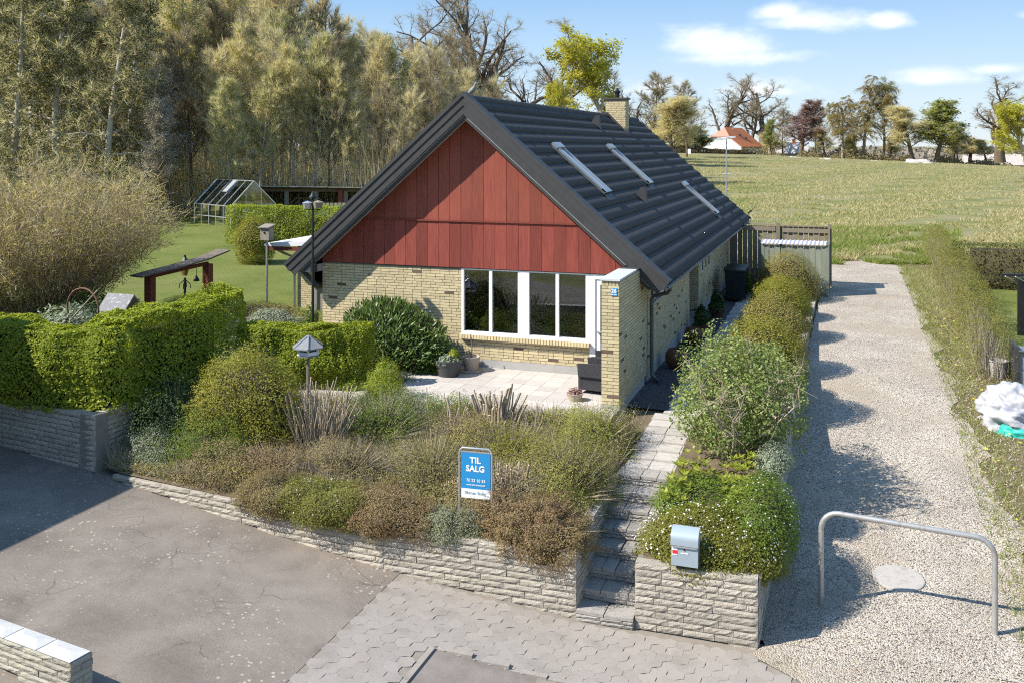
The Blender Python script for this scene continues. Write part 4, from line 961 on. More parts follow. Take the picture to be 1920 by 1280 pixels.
for i,(u,v) in enumerate(((-3.2,-4.3),(-2.6,-4.6),(-1.2,-4.3))): coppice('cut_back_shrub',['few cut stems between the two big stem clusters','single thick cut stem in front of the stump cluster','thin cut stems right of the stump cluster'][i],(u,v,-.2),(9,5,12)[i],.95,(.012,.03,.012)[i],.3)
# ---- low plants by the house
def lowmat(name,label,c,rad,n,mat,sz=.035,**k): return shrub(name,label,'plant',c,rad,n,sz,mat,**k)
lowmat('sage_plant','silvery ground cover between laurel and patio',(-5.6,-1.75,.0),(.95,.42,.22),9000,L_GREY,.034,rough=.25,k=4)
lowmat('lavender_plant','dry lavender tuft in the raised bed by the annex',(-10.3,1.2,.35),(.8,.6,.5),7000,L_GREY,.05,twig=500,twm=PALE)
lowmat('flower_border','mixed border plants in front of the annex',(-11.5,2.6,.3),(1.6,.8,.45),9000,L_TOPB,.05,twig=300,twm=PALE)
lowmat('daffodil_clump','green daffodil leaves around the lantern post',(-14.9,3.6,.25),(.9,.6,.4),5000,L_GREEN,.07,asp=.2)
lowmat('rhododendron','dark evergreen shrub with pale leaf tips behind the left hedge',(-12.6,-3.6,.4),(1.1,.8,1.15),3500,L_GREY,.13,asp=.3)
shrub('evergreen_shrub','dark evergreen shrub under the big bare bush','shrub',(-13.6,-1.6,.3),(2.0,1.1,1.15),22000,.07,L_DKG,rough=.2)
shrub('ball_bush','dense round dark-green clipped ball bush on the lawn','bush',(-19.2,13.4,1.15),(.9,.9,1.12),20000,.05,L_OLIVE,rough=.06,k=3,under=-.95)
p3=[(-24.0,19.0),(-17.6,20.3)]
plant('hedge','clipped light-green hedge on the lawn in front of the greenhouse','hedge',(-20.7,19.3,.3),[('leaves',hedge_arr(p3,1.1,.2,2.3,28000,.075,.08,12),L_HEDGE),('shade_core',box_core(p3,1.1,.3,1.95,.65),DCORE)])
# ---- neighbour's hedges
zn=lambda x,y: zd(y)-.05
p4=[(7.55,4.6),(7.75,10),(8.0,18),(8.1,27)]
a=hedge_arr(p4,1.0,zn,lambda x,y:zd(y)+1.38+.06*np.sin(y*2),60000,.042,.18,22,2.2,.4,.5)
n=1600; t=rng.random(n); y=4.3+t*23; x=np.interp(y,[4.6,10,18,27],[7.55,7.75,8,8.1])+rng.normal(size=n)*.16; P=np.stack([x,y,zd(y)],1); Q=P+np.stack([rng.normal(size=n)*.24,rng.normal(size=n)*.24,rng.uniform(.8,1.35,n)],1)
plant('hedge','thin half-bare hedge along the far edge of the gravel drive','hedge',(7.7,8,-.2),[('leaves',a,LEAF('sparse_olive',(.13,.13,.03),(.19,.18,.045),(.25,.23,.08),.35)),('twigs',sliver_arr(P,Q,.016),GREYW)])
p5=[(8.6,18.0),(20,17.0)]
plant('hedge','dense dark hedge at the back of the neighbouring lawn','hedge',(12,17.6,0),[('leaves',hedge_arr(p5,1.2,0,1.62,24000,.06,.1,23,2.2,.5),LEAF('dark_hedge',(.045,.055,.014),(.08,.085,.02),(.14,.125,.04),.2)),('shade_core',box_core(p5,1.2,0,1.62,.7),DCORE)])
# ---- big bare shrub at the left
def bigshrub():
    c=np.array((-16.6,-.5,.3)); P=[];Q=[];R0=[];R1=[];N_=[];ND=[]
    for i in range(230):
        a=rng.uniform(0,6.28); k=math.sqrt(rng.random()); b=c+np.array((math.cos(a)*k*.9,math.sin(a)*k*.9,0)); d=unit(np.array((math.cos(a)*k*.62,math.sin(a)*k*.62,1.))[None])[0]
        L_=rng.uniform(3.4,4.9)*(1-.13*k*k); r=rng.uniform(.012,.03); p=b
        for j in range(7):
            d=unit((d+rng.normal(size=3)*.07+np.array((math.cos(a)*k*.055,math.sin(a)*k*.055,0)))[None])[0]; q=p+d*L_/7
            P.append(p);Q.append(q);R0.append(r*(1-j*.12));R1.append(r*(1-(j+1)*.12)); p=q
            N_.append(q);ND.append(d)
    N_=np.array(N_);ND=np.array(ND); lv=np.tile(np.arange(7),230)
    w=np.repeat(np.arange(len(N_)),np.where(lv>1,30,6)); 
    p0=N_[w]+rng.normal(size=(len(w),3))*.14; q0=p0+unit(ND[w]*.8+rng.normal(size=(len(w),3))*.8)*rng.uniform(.12,.42,(len(w),1))
    lf=rng.permutation(len(w))[:15000]
    return plant('bare_bush','huge round bare beige bush filling the left side of the garden','bush',tuple(c),[('stems',stick_arr(P,Q,R0,R1,3),GREYW),('twigs',sliver_arr(p0,q0,.024),LEAF('beige_twig',(.24,.19,.125),(.33,.27,.185),(.40,.34,.25),.45)),('buds',leaf_arr(q0[lf],.06,None,.5,.5),LEAF('pale_bud',(.2,.18,.06),(.28,.24,.1),(.36,.3,.16),.2))])
bigshrub()
# ================================================================ trees
def grow(seed,H,r0,spec,wander=.05,lean=(0,0),nseg=9,tip=.25):
    """level-by-level branching; returns stick arrays per level and the last level's nodes"""
    r=np.random.default_rng(seed); out=[]
    S=np.zeros((1,3)); D=unit(np.array([[lean[0],lean[1],1.]])); Ln=np.array([H]); Rr=np.array([r0]); up=.02; ns=nseg; wd=wander; tp=tip
    for li in range(len(spec)+1):
        n=len(S); nodes=np.zeros((n,ns+1,3)); dirs=np.zeros((n,ns+1,3)); nodes[:,0]=S; dirs[:,0]=D; d=D.copy()
        for k in range(ns):
            d=unit(d+r.normal(size=(n,3))*wd+np.array([0,0,up])); nodes[:,k+1]=nodes[:,k]+d*(Ln/ns)[:,None]; dirs[:,k+1]=d
        rad=Rr[:,None]*(1-(1-tp)*np.linspace(0,1,ns+1)[None])
        out.append((nodes[:,:-1].reshape(-1,3),nodes[:,1:].reshape(-1,3),rad[:,:-1].ravel(),rad[:,1:].ravel()))
        if li==len(spec): return out,nodes,dirs
        s=spec[li]; m=s['n']; t=s['t'][0]+(s['t'][1]-s['t'][0])*((np.arange(m)[None]+r.random((n,m)))/m)
        x=t*ns; i=np.clip(x.astype(int),0,ns-1); f=(x-i)[...,None]; pi=np.arange(n)[:,None]
        P=nodes[pi,i]*(1-f)+nodes[pi,i+1]*f; pd=dirs[pi,i+1]
        az=(np.arange(m)[None]*2.4+r.random((n,1))*6.28+r.normal(size=(n,m))*.4); 
        ref=np.where(np.abs(pd[...,2:3])<.9,np.array([0,0,1.]),np.array([1.,0,0])); a=unit(np.cross(pd,ref)); b=np.cross(pd,a)
        ang=np.radians(r.uniform(s['a'][0],s['a'][1],(n,m)))*(1-s.get('close',0)*t)
        D=(pd*np.cos(ang)[...,None]+(a*np.cos(az)[...,None]+b*np.sin(az)[...,None])*np.sin(ang)[...,None]).reshape(-1,3)
        shape=s.get('shape',lambda q:1-.55*q)
        Ln=(Ln[:,None]*s['l']*shape(t)*r.uniform(.7,1.2,(n,m))).ravel(); prad=Rr[:,None]*(1-(1-tp)*t)
        Rr=np.minimum((prad*s['r']).ravel(),Ln*.06+.004); S=P.reshape(-1,3); up=s.get('up',.04); ns=s.get('ns',5); wd=s.get('w',.14); tp=s.get('tip',.3)
def twigs(nodes,dirs,per,ln,w,seed,droop=0,spread=.7,start=1):
    r=np.random.default_rng(seed); N_=nodes[:,start:].reshape(-1,3); Dd=dirs[:,start:].reshape(-1,3)
    i=np.repeat(np.arange(len(N_)),per); p=N_[i]; d=unit(Dd[i]+r.normal(size=(len(i),3))*spread+np.array([0,0,-droop])); q=p+d*r.uniform(ln*.4,ln*1.2,(len(i),1))
    return p,q
TM={}
def treemesh(key,seed,H,r0,spec,twig=(6,.6,.03),leaf=None,barkm=None,twm=None,droop=0,wander=.05,lean=(0,0),spread=.7,nlim=2,tip=.25,leafclump=.12,asp=.6):
    lv,nodes,dirs=grow(seed,H,r0,spec,wander,lean,tip=tip)
    trunk=join_arr(*[stick_arr(*l,7 if i==0 else (5 if i==1 else 3)) for i,l in enumerate(lv)])
    F=np.concatenate(trunk[1])
    me=[npmesh('trunk',trunk[0],F,barkm or BARK)]
    p,q=twigs(nodes,dirs,twig[0],twig[1],twig[2],seed+1,droop,spread); r=np.random.default_rng(seed)
    pr=[]
    tV,tF=sliver_arr(p,q,twig[2]); me.append(npmesh('crown',tV,tF,twm or GREYW))
    if leaf:
        n,sz,lm=leaf; i=r.integers(0,len(q),n); C=p[i]+(q[i]-p[i])*r.random((n,1))+r.normal(size=(n,3))*leafclump
        V,Fq=leaf_arr(C,sz,np.tile([0,-.3,.8],(n,1)),1.0,asp); me.append(npmesh('foliage',V,Fq,lm))
    TM[key]=me; return me
def tree(key,name,label,loc,rz=0,sc=1,group=None,cat='tree',sz=None):
    t=thing(name,loc,label,cat,group); t.rotation_euler=(0,0,rz); t.scale=(sc,sc,sz or sc)
    for m in TM[key]:
        o=bpy.data.objects.new(m.name.split('.')[0],m); COL.objects.link(o); o.parent=t
    return t
OAKB=MAT('oak_bark',(.11,.08,.055),(.18,.14,.10),3,.9,vary=.1)
TWG=LEAF('winter_twig',(.20,.16,.125),(.27,.225,.18),(.34,.29,.24),.45)
TWB=LEAF('beige_wood_twig',(.42,.36,.275),(.51,.45,.355),(.58,.53,.44),.45)
TWP=LEAF('purple_twig',(.17,.11,.10),(.22,.15,.135),(.27,.2,.18),.1)
L_BUD=LEAF('opening_bud',(.36,.32,.12),(.46,.41,.17),(.54,.49,.25),.45)
L_YEL=LEAF('maple_blossom',(.28,.26,.03),(.38,.36,.045),(.46,.44,.08),.4)
L_YLW=LEAF('yellow_bud',(.28,.25,.06),(.38,.34,.08),(.48,.42,.14),.4)
L_BLOS=LEAF('white_blossom',(.32,.31,.33),(.40,.40,.43),(.5,.5,.54),.3)
L_SPR=LEAF('spruce_needle',(.018,.03,.014),(.03,.045,.02),(.05,.065,.03),.1)
L_BIR=LEAF('birch_catkin',(.17,.13,.045),(.24,.185,.065),(.3,.25,.1),.3)
L_FGR=LEAF('spring_tree_leaf',(.12,.15,.03),(.18,.22,.045),(.27,.29,.08),.35)
BIRB=MAT('birch_bark',(.42,.39,.35),(.3,.27,.23),3,.8,c3=(.15,.13,.11))
PBARK=MAT('pale_wood_bark',(.38,.33,.25),(.47,.41,.32),3,.9,vary=.15)
oak=lambda q:1-.35*q
OSP=[dict(n=9,t=(.22,.97),a=(25,62),l=.62,r=.62,up=.07,ns=7,w=.2,shape=oak),dict(n=8,t=(.2,1),a=(25,60),l=.48,r=.55,up=.06,ns=6,w=.22),dict(n=6,t=(.2,1),a=(25,60),l=.5,r=.5,up=.04,ns=5,w=.22)]
treemesh('oak1',11,17,.8,OSP,(3,.9,.028),None,OAKB,TWG,wander=.11,spread=.8)
treemesh('oak2',12,17,.75,OSP,(3,.9,.028),None,OAKB,TWG,wander=.14,lean=(.16,0),spread=.8)
treemesh('oak3',15,17,.65,OSP,(3,.9,.028),None,OAKB,TWG,wander=.12,lean=(-.1,.1),spread=.8)
FSP=[dict(n=32,t=(.26,.99),a=(28,60),l=.26,r=.4,up=.10,ns=5,w=.12,shape=lambda q:1.15-.75*q),dict(n=8,t=(.15,1),a=(22,55),l=.5,r=.5,up=.06,ns=4,w=.16)]
treemesh('wood1',21,16,.16,FSP,(8,.95,.032),(3000,.10,L_BUD),PBARK,TWB,droop=-.55,spread=.5,wander=.05)
treemesh('wood2',22,16,.14,FSP,(8,.95,.032),(1200,.10,L_BUD),PBARK,TWB,droop=-.55,spread=.5,wander=.07,lean=(.08,0))
treemesh('wood3',23,15,.13,FSP,(9,.8,.032),(6000,.12,L_YLW),PBARK,TWB,droop=-.55,spread=.5,wander=.05)
treemesh('wood4',24,15,.16,FSP,(8,.95,.032),(800,.10,L_BUD),OAKB,TWG,droop=-.55,spread=.5,wander=.06,lean=(-.06,.03))
treemesh('woodgreen',25,13,.14,FSP,(9,.8,.032),(8500,.12,L_FGR),PBARK,TWB,droop=-.55,spread=.5,wander=.06)
treemesh('blossom',26,11,.13,FSP,(8,.6,.03),(9000,.09,L_BLOS),OAKB,TWG,wander=.06)
DSP=[dict(n=30,t=(.12,.99),a=(50,85),l=.3,r=.4,up=.0,ns=6,w=.12,shape=lambda q:1.1-.85*q),dict(n=9,t=(.1,1),a=(30,60),l=.36,r=.5,up=-.01,ns=4,w=.14)]
L_DKT=LEAF('dark_tree_leaf',(.045,.055,.018),(.085,.09,.03),(.15,.14,.06),.25)
treemesh('dark',27,17,.3,DSP,(9,.8,.03),(14000,.17,L_DKT),PBARK,TWB,wander=.03)
treemesh('spruce',28,19,.24,[dict(n=60,t=(.08,.99),a=(75,100),l=.2,r=.3,up=-.02,ns=4,w=.06,shape=lambda q:1.15-1.05*q),dict(n=8,t=(.1,1),a=(35,60),l=.35,r=.5,up=-.03,ns=3,w=.1)],(6,.4,.07),(14000,.22,L_SPR),OAKB,L_SPR,wander=.01)
treemesh('maple',31,11,.32,OSP[:2]+[dict(n=4,t=(.2,1),a=(25,60),l=.5,r=.5,up=.04,ns=4,w=.22)],(4,.6,.025),(15000,.24,L_YEL),PBARK,TWB,wander=.08,leafclump=.2)
treemesh('purple',32,9,.22,FSP,(9,.6,.04),(3000,.12,LEAF('copper_leaf',(.17,.10,.09),(.22,.14,.12),(.27,.19,.16),.2)),OAKB,TWP,wander=.05)
BSP=[dict(n=22,t=(.25,.98),a=(30,55),l=.34,r=.4,up=.03,ns=6,w=.12,shape=lambda q:1.1-.6*q),dict(n=9,t=(.2,1),a=(40,80),l=.42,r=.5,up=-.22,ns=6,w=.1)]
treemesh('birch',33,15,.22,BSP,(7,1.3,.03),(10000,.14,L_BIR),BIRB,L_BIR,droop=1.3,wander=.04,spread=.35)
treemesh('slim',34,15,.2,FSP,(5,.8,.03),(3500,.16,L_FGR),OAKB,TWG,wander=.05)
treemesh('bushy',35,10,.2,FSP,(8,.7,.04),(9000,.22,L_FGR),OAKB,TWB,wander=.07)
treemesh('bushyb',36,10,.2,FSP,(9,.8,.04),(3500,.14,L_BUD),OAKB,TWB,wander=.07)
# ---- the wood behind the garden
WD=[]
def cw(x,D): # heading across the view at depth D -> world
    a=(x-960)/1780*D; return (4.14-.3289*D+.9444*a,-20.75+.9444*D+.3289*a)
rw=random.Random(4)
LABW={'wood1':'bare beige tree with opening buds in the wood behind the garden','wood2':'leaning slender bare tree in the wood behind the garden','wood3':'yellow-leafing tree in the wood behind the garden','wood4':'grey-brown bare tree in the wood behind the garden','woodgreen':'fresh green tree in the wood behind the garden','dark':'dark evergreen tree in the wood at the left edge','spruce':'dark spruce top standing behind the bare wood','blossom':'white-blossoming tree at the front of the wood'}
NMW={'dark':'evergreen_tree','spruce':'spruce_tree','blossom':'blossom_tree'}
WNAME={'wood1':'bare beige tree with opening buds','wood2':'slender leaning bare tree','wood3':'yellow-leafing tree','wood4':'grey-brown bare tree','woodgreen':'fresh green tree','dark':'dark evergreen tree','spruce':'dark spruce top','blossom':'white-blossoming tree'}
def wlab(key,x,D):
    where=('at the left edge' if x<60 else 'above the bare bush' if x<150 else 'right of the bare bush' if x<240 else 'left of the greenhouse' if x<340 else 'behind the greenhouse' if x<440 else 'behind the open shelter' if x<540 else 'above the slatted screen' if x<620 else 'above the left eave' if x<700 else 'above the roof slope' if x<780 else 'left of the gable peak' if x<880 else 'beside the gable peak')
    row='front row' if D<64 else 'second row' if D<74 else 'third row' if D<86 else 'back row'
    return WNAME[key]+', '+row+' of the wood, '+where
def woods(key,x,D,h):
    u,v=cw(x,D); z=float(max(zlawn(u,v),zfield(u,v)))
    base={'wood1':16,'wood2':16,'wood3':15,'wood4':15,'woodgreen':13,'dark':17,'spruce':19,'blossom':11}[key]
    tree(key,NMW.get(key,'woodland_tree'),wlab(key,x,D),(u,v,z-.1),rw.uniform(0,6.28),h/base,'trees of the wood behind the garden',sz=h/base*rw.uniform(.95,1.05))
top=lambda x,D:(275-np.interp(x,[-100,350,560,640,690,740,800,850,900,960,1000],[-40,-30,-10,35,85,70,95,120,160,195,215]))*D/1780+5.2
seq=['wood1','wood4','wood2','wood4','wood3','wood2','wood1','woodgreen','wood4','wood2']
i=0
for D,x0,x1,st in ((62,330,940,36),(70,-40,960,40),(80,-60,980,48),(92,-80,940,66)):
    x=x0
    while x<x1:
        xx=x+rw.uniform(-12,12); h=top(xx,D)-1.0; h*=rw.uniform(.86,1.04)*(1 if D>65 else .8)
        key=seq[i%10]; i+=1
        if xx<250 and rw.random()<.5: key='dark'
        if 430<xx<700 and rw.random()<.3: key='wood3'
        woods(key,xx,D,h); x+=st
for x,D,h in ((20,58,15),(110,60,17),(200,57,14),(70,66,19),(235,64,15)): woods('dark',x,D,h)
for x,D,h in ((300,57,7.2),(322,60,9.0),(285,61,9.5)): woods('blossom',x,D,h)
for x,D,h in ((400,100,25),(470,104,23.5),(350,98,26),(505,100,22.5),(250,98,26)): woods('spruce',x,D,h)
for x,D,h in ((430,58,8),(490,60,9),(540,66,13)): woods('woodgreen',x,D,h)
# undergrowth of the wood: one mass
def under():
    n=52000; x=-80+rng.random(n)*1080; D=60+rng.random(n)*32; a=(x-960)/1780*D; u=4.14-.3289*D+.9444*a; v=-20.75+.9444*D+.3289*a
    hmax=1.4+2.6*np.clip(.5+.7*lump(np.stack([u,v,v*0],1),.35,3),0,1); z=np.maximum(zlawn(u,v),zfield(u,v))+hmax*rng.random(n)**.8
    tag(nob('undergrowth',*leaf_arr(np.stack([u,v,z],1),.17,np.tile([.2,-.5,.7],(n,1)),.9,.6),LEAF('undergrowth_leaf',(.08,.10,.018),(.15,.155,.035),(.25,.21,.085),.35)),'green and brown undergrowth along the foot of the wood','undergrowth',kind='stuff')
    n=26000; x=-80+rng.random(n)*1080; D=60+rng.random(n)*26; a=(x-960)/1780*D; u=4.14-.3289*D+.9444*a; v=-20.75+.9444*D+.3289*a; z=np.maximum(zlawn(u,v),zfield(u,v)); P=np.stack([u,v,z],1); Q=P+np.stack([rng.normal(size=n)*.7,rng.normal(size=n)*.7,rng.uniform(1.5,6.5,n)],1)
    tag(nob('saplings',*sliver_arr(P,Q,.035),TWB),'dense thin bare saplings filling the wood','saplings',kind='stuff')
under()
# ---- trees beyond the roof and across the field
def far(key,name,label,x,D,yb,yt,H,cat='tree',rz=0,wide=1):
    u,v=cw(x,D); z=5.2-(yb-275)*D/1780; h=(yb-yt)*D/1780; t=tree(key,name,label,(u,v,z),rz,h/H*wide,'trees beyond the roof and the field',cat,sz=h/H); return t
far('oak1','oak_tree','tallest bare tree with forking trunk above the house ridge',905,108,318,-60,21.5,rz=.4,wide=1.20)
far('oak2','oak_tree','bare leaning tree just right of the ridge end, above the roof',965,114,318,-30,21.5,rz=2.4,wide=1.20)
far('oak3','oak_tree','bare twin-stemmed tree standing apart behind the roof ridge',1030,106,318,45,20.5,rz=5.1,wide=1.27)
far('oak3','oak_tree','bare crooked tree at the end of the wood behind the roof',860,104,318,-10,21,rz=1.2,wide=1.35)
far('maple','maple_tree','yellow-green blossoming maple between the bare trees and the chimney',1142,96,318,88,12.5,rz=.8,wide=1.15)
far('maple','maple_tree','small yellow bushy maple behind the roof ridge',1042,92,318,168,12.5,rz=2.8,wide=.6)
far('oak1','oak_tree','bare tree just behind the chimney',1188,150,310,132,20.5,rz=1.9,wide=1.20)
far('wood4','bare_tree','grey bare tree right of the chimney',1225,150,308,152,15,rz=.5,wide=1.80)
far('bushyb','bare_tree','brown twiggy tree behind the far roof end',1255,140,308,185,10.5,rz=2.5,wide=2.38)
far('wood4','bare_tree','slender pale bare tree left of the orange-roofed house',1288,170,306,165,15,rz=3.5,wide=1.56)
far('bushyb','bare_tree','low brown bush tree above the brown hedge',1215,160,308,225,10.5,rz=4.,wide=2.72)
far('bushy','leafy_bush','green bush at the gable of the orange-roofed house',1310,195,296,238,10.5,'bush',rz=.3,wide=3.41)
far('oak1','oak_tree','bare oak standing behind the orange roof',1352,225,292,147,20.5,rz=4.2,wide=1.32)
far('oak2','oak_tree','bare oak right of the orange-roofed house',1432,228,292,138,20.5,rz=.9,wide=1.50)
far('oak3','oak_tree','slanting bare oak between the two oaks by the orange roof',1398,232,292,167,20,rz=3.4,wide=1.06)
far('bushy','leafy_bush','round green bush at the corner of the orange-roofed house',1446,196,294,226,10.5,'bush',rz=2.,wide=1.2)
far('purple','copper_tree','purple-brown tree across the field',1502,205,298,190,9.5,rz=1.,wide=2.10)
far('birch','birch_tree','tall weeping birch with brownish catkins across the field',1618,200,304,151,16,rz=.6,wide=1.63)
far('birch','birch_tree','lower weeping birch left of the tall birch',1580,198,304,184,16,rz=2.9,wide=1.71)
far('slim','slender_tree','slender open tree right of the weeping birches',1656,198,304,151,16,rz=1.2,wide=1.49)
far('bushyb','bushy_tree','olive-brown bushy tree across the field',1712,192,306,200,10.5,rz=.2,wide=2.30)
far('bushy','bushy_tree','fresh green bushy tree across the field',1755,192,308,192,10.5,rz=3.3,wide=2.30)
far('oak1','oak_tree','wide solitary bare oak near the right edge of the field',1875,185,305,154,20.5,rz=2.7,wide=1.77)
far('maple','maple_tree','yellow-green bush tree at the right edge of the picture',1925,120,330,205,12.5,rz=1.5,wide=1.35)
far('bushyb','bare_tree','brown scrub left of the bare oak at the field edge',1820,200,306,258,10.5,'bush',rz=5.,wide=4.41)
far('bushyb','bare_tree','brown scrub behind the purple tree',1455,215,296,254,10.5,'bush',rz=.8,wide=4.01)
far('bushyb','scrub_tree','brown scrub tree left of the weeping birches',1548,204,300,240,10.5,'tree',rz=0.0,wide=1.90)
far('bushy','scrub_tree','low green scrub tree under the weeping birches',1600,206,303,255,10.5,'tree',rz=1.3,wide=2.20)
far('bushyb','scrub_tree','brown scrub tree beneath the slender tree',1668,205,304,252,10.5,'tree',rz=2.6,wide=2.40)
far('wood4','scrub_tree','pale bare tree between the green bushy tree and the solitary oak',1795,200,306,235,15,'tree',rz=3.9,wide=1.80)
far('bushyb','scrub_tree','brown scrub tree right of the green bushy tree',1790,196,307,258,10.5,'tree',rz=5.2,wide=2.30)
far('bushyb','scrub_tree','brown scrub at the foot of the solitary oak',1850,195,306,262,10.5,'tree',rz=6.5,wide=2.60)
far('wood4','scrub_tree','thin bare tree behind the purple tree',1530,212,298,205,15,'tree',rz=7.8,wide=1.50)
far('wood4','scrub_tree','thin bare tree right of the two oaks',1468,214,296,212,15,'tree',rz=9.1,wide=1.60)
far('bushyb','scrub_tree','brown scrub tree left of the orange-roofed house',1275,190,300,238,10.5,'tree',rz=10.4,wide=2.20)
# far wood on the horizon, one mass
def horizon():
    n=26000; x=1100+rng.random(n)*900; D=330+rng.random(n)*260; a=(x-960)/1780*D; u=4.14-.3289*D+.9444*a; v=-20.75+.9444*D+.3289*a
    h=6.5+3*lump(np.stack([u,v,v*0],1),.02,7)+2*lump(np.stack([u,v,v*0],1),.09,8); z=-5+h*rng.random(n)**.6+ (D-330)/260*3.5
    tag(nob('horizon_wood',*leaf_arr(np.stack([u,v,z],1),1.9,np.tile([.2,-.6,.6],(n,1)),.8,.8),LEAF('far_wood',(.13,.105,.08),(.19,.16,.125),(.17,.17,.10),0)),'brown woods on the horizon beyond the field','woods',kind='stuff')
horizon()
def scrub():
    n=26000; x=1255+rng.random(n)*690; D=np.interp(x,[1255,1430,1950],[196,200,186])+rng.random(n)*12; a=(x-960)/1780*D; u=4.14-.3289*D+.9444*a; v=-20.75+.9444*D+.3289*a
    h=np.clip(1.6+1.6*lump(np.stack([u,v,v*0],1),.25,17),.3,4); z=np.interp(x,[1255,1370,1600,1900,1950],[3.2,3.1,2.3,.9,.6])-1.2+h*1.3*rng.random(n)
    o=nob('field_scrub',*leaf_arr(np.stack([u,v,z],1),.42,np.tile([.2,-.6,.6],(n,1)),.8,.6),LEAF('scrub',(.13,.10,.045),(.19,.15,.07),(.15,.16,.04),.2)); tag(o,'brown and olive scrub along the far edge of the field','scrub',kind='stuff')
scrub()
# rough grass in the field and along the end of the drive
def tufts(name,label,n,x0,x1,D0,D1,h,w,mat,zf,thr=-.2,k=.5,pw=1.5):
    x=x0+rng.random(n*2)*(x1-x0); D=D0+(D1-D0)*rng.random(n*2)**pw; a=(x-960)/1780*D; u=4.14-.3289*D+.9444*a; v=-20.75+.9444*D+.3289*a
    keep=(lump(np.stack([u,v,v*0],1),k,41)>thr)&(v>22.6); u=u[keep][:n];v=v[keep][:n]; m=len(u); z=np.array([zf(p,q) for p,q in zip(u,v)])
    P=np.stack([u,v,z-.02],1); hh=h*rng.uniform(.4,1.2,m); Q=P+np.stack([rng.normal(size=m)*h*.6,rng.normal(size=m)*h*.6,hh],1)
    tag(nob(name,*sliver_arr(P,Q,w),mat),label,'grass',kind='stuff')
L_HAY=LEAF('straw_grass',(.28,.24,.12),(.38,.33,.185),(.48,.42,.26),.35)
L_GRS=LEAF('green_grass',(.14,.17,.04),(.2,.23,.06),(.28,.29,.1),.35)
tufts('meadow_straw','pale dry grass across the rough field',80000,1200,1960,42,185,.24,.06,L_HAY,lambda p,q:float(zfield(p,q)),-.15)
tufts('meadow_grass','green grass across the rough field',30000,1200,1960,42,170,.18,.05,L_GRS,lambda p,q:float(zfield(p,q)),.0,.35)
tufts('bank_grass','green weeds on the bank at the end of the gravel drive',15000,1540,1800,41,56,.3,.04,L_GRS,lambda p,q:float(zfield(p,q)) if q>27 else float(zd(q))-.04,-.1,.9,pw=1.6)
# ================================================================ things
STEEL=MAT('galvanised_steel',(.36,.35,.33),(.46,.45,.43),6,.45,metal=.55,c3=(.28,.24,.20))
ALU=MAT('brushed_aluminium',(.55,.56,.57),(.62,.63,.64),5,.35,metal=.7)
BLUE=MAT('sign_blue',(.02,.24,.52),(.025,.26,.55),2,.5)
SIGNW=MAT('sign_white',(.8,.8,.8),(.83,.83,.83),2,.5)
GREYTXT=MAT('grey_lettering',(.28,.36,.4),(.3,.38,.42),2,.6)
def text(s,size,loc,rot,mat,parent,bold=0,spacing=1,name='lettering',align='CENTER',ext=.0015):
    c=bpy.data.curves.new(name,'FONT'); c.body=s; c.size=size; c.align_x=align; c.align_y='CENTER'; c.offset=bold; c.extrude=ext; c.space_character=spacing; c.resolution_u=3
    c.materials.append(mat); o=bpy.data.objects.new(name,c); COL.objects.link(o)
    me=bpy.data.meshes.new_from_object(o.evaluated_get(bpy.context.evaluated_depsgraph_get())); bpy.data.objects.remove(o)
    o=bpy.data.objects.new(name,me); link(o,parent,loc); o.rotation_euler=rot; return o
# for-sale sign, turned a little towards the street corner
sg=thing('sale_sign',(-1.06,-7.42,-.5),'blue and white for-sale sign in a bent steel tube frame','sign'); A=R(4)
def sgp(x,z,y=0): return (-1.06+x*math.cos(A)-y*math.sin(A),-7.48+x*math.sin(A)+y*math.cos(A),z+.19)
arc=[sgp(-.255,-.75),sgp(-.255,.40),sgp(-.245,.455),sgp(-.205,.49),sgp(.205,.49),sgp(.245,.455),sgp(.255,.40),sgp(.255,-.75)]
MB().tube(arc,.015,8).build('tube_frame',ALU,sg,True)
def panel(name,x0,x1,z0,z1,mat,y0=-.012,y1=.012,par=None):
    vs=[sgp(x,z,y) for y in (y0,y1) for x,z in ((x0,z0),(x1,z0),(x1,z1),(x0,z1))]
    return MB().add(vs,[(0,1,2,3),(7,6,5,4),(0,4,5,1),(1,5,6,2),(2,6,7,3),(3,7,4,0)]).build(name,mat,par or sg)
panel('sign_board',-.22,.235,-.255,.425,BLUE); panel('logo_strip',-.22,.235,-.255,-.115,SIGNW,-.014,-.0125)
panel('rail',-.24,.24,.427,.442,ALU,-.014,.014)
rt=(R(90),0,A)
text('TIL',.125,sgp(.0,.31,-.0145),rt,SIGNW,sg,.004,1.03); text('SALG',.125,sgp(.0,.185,-.0145),rt,SIGNW,sg,.004,1.0)
text('70 23 10 33',.062,sgp(.01,.01,-.0145),rt,SIGNW,sg,.001); text('www.ekmanbolig.dk',.036,sgp(.01,-.055,-.0145),rt,SIGNW,sg,.0006); text('Ekman Bolig',.066,sgp(.0,-.175,-.016),rt,GREYTXT,sg,.0)
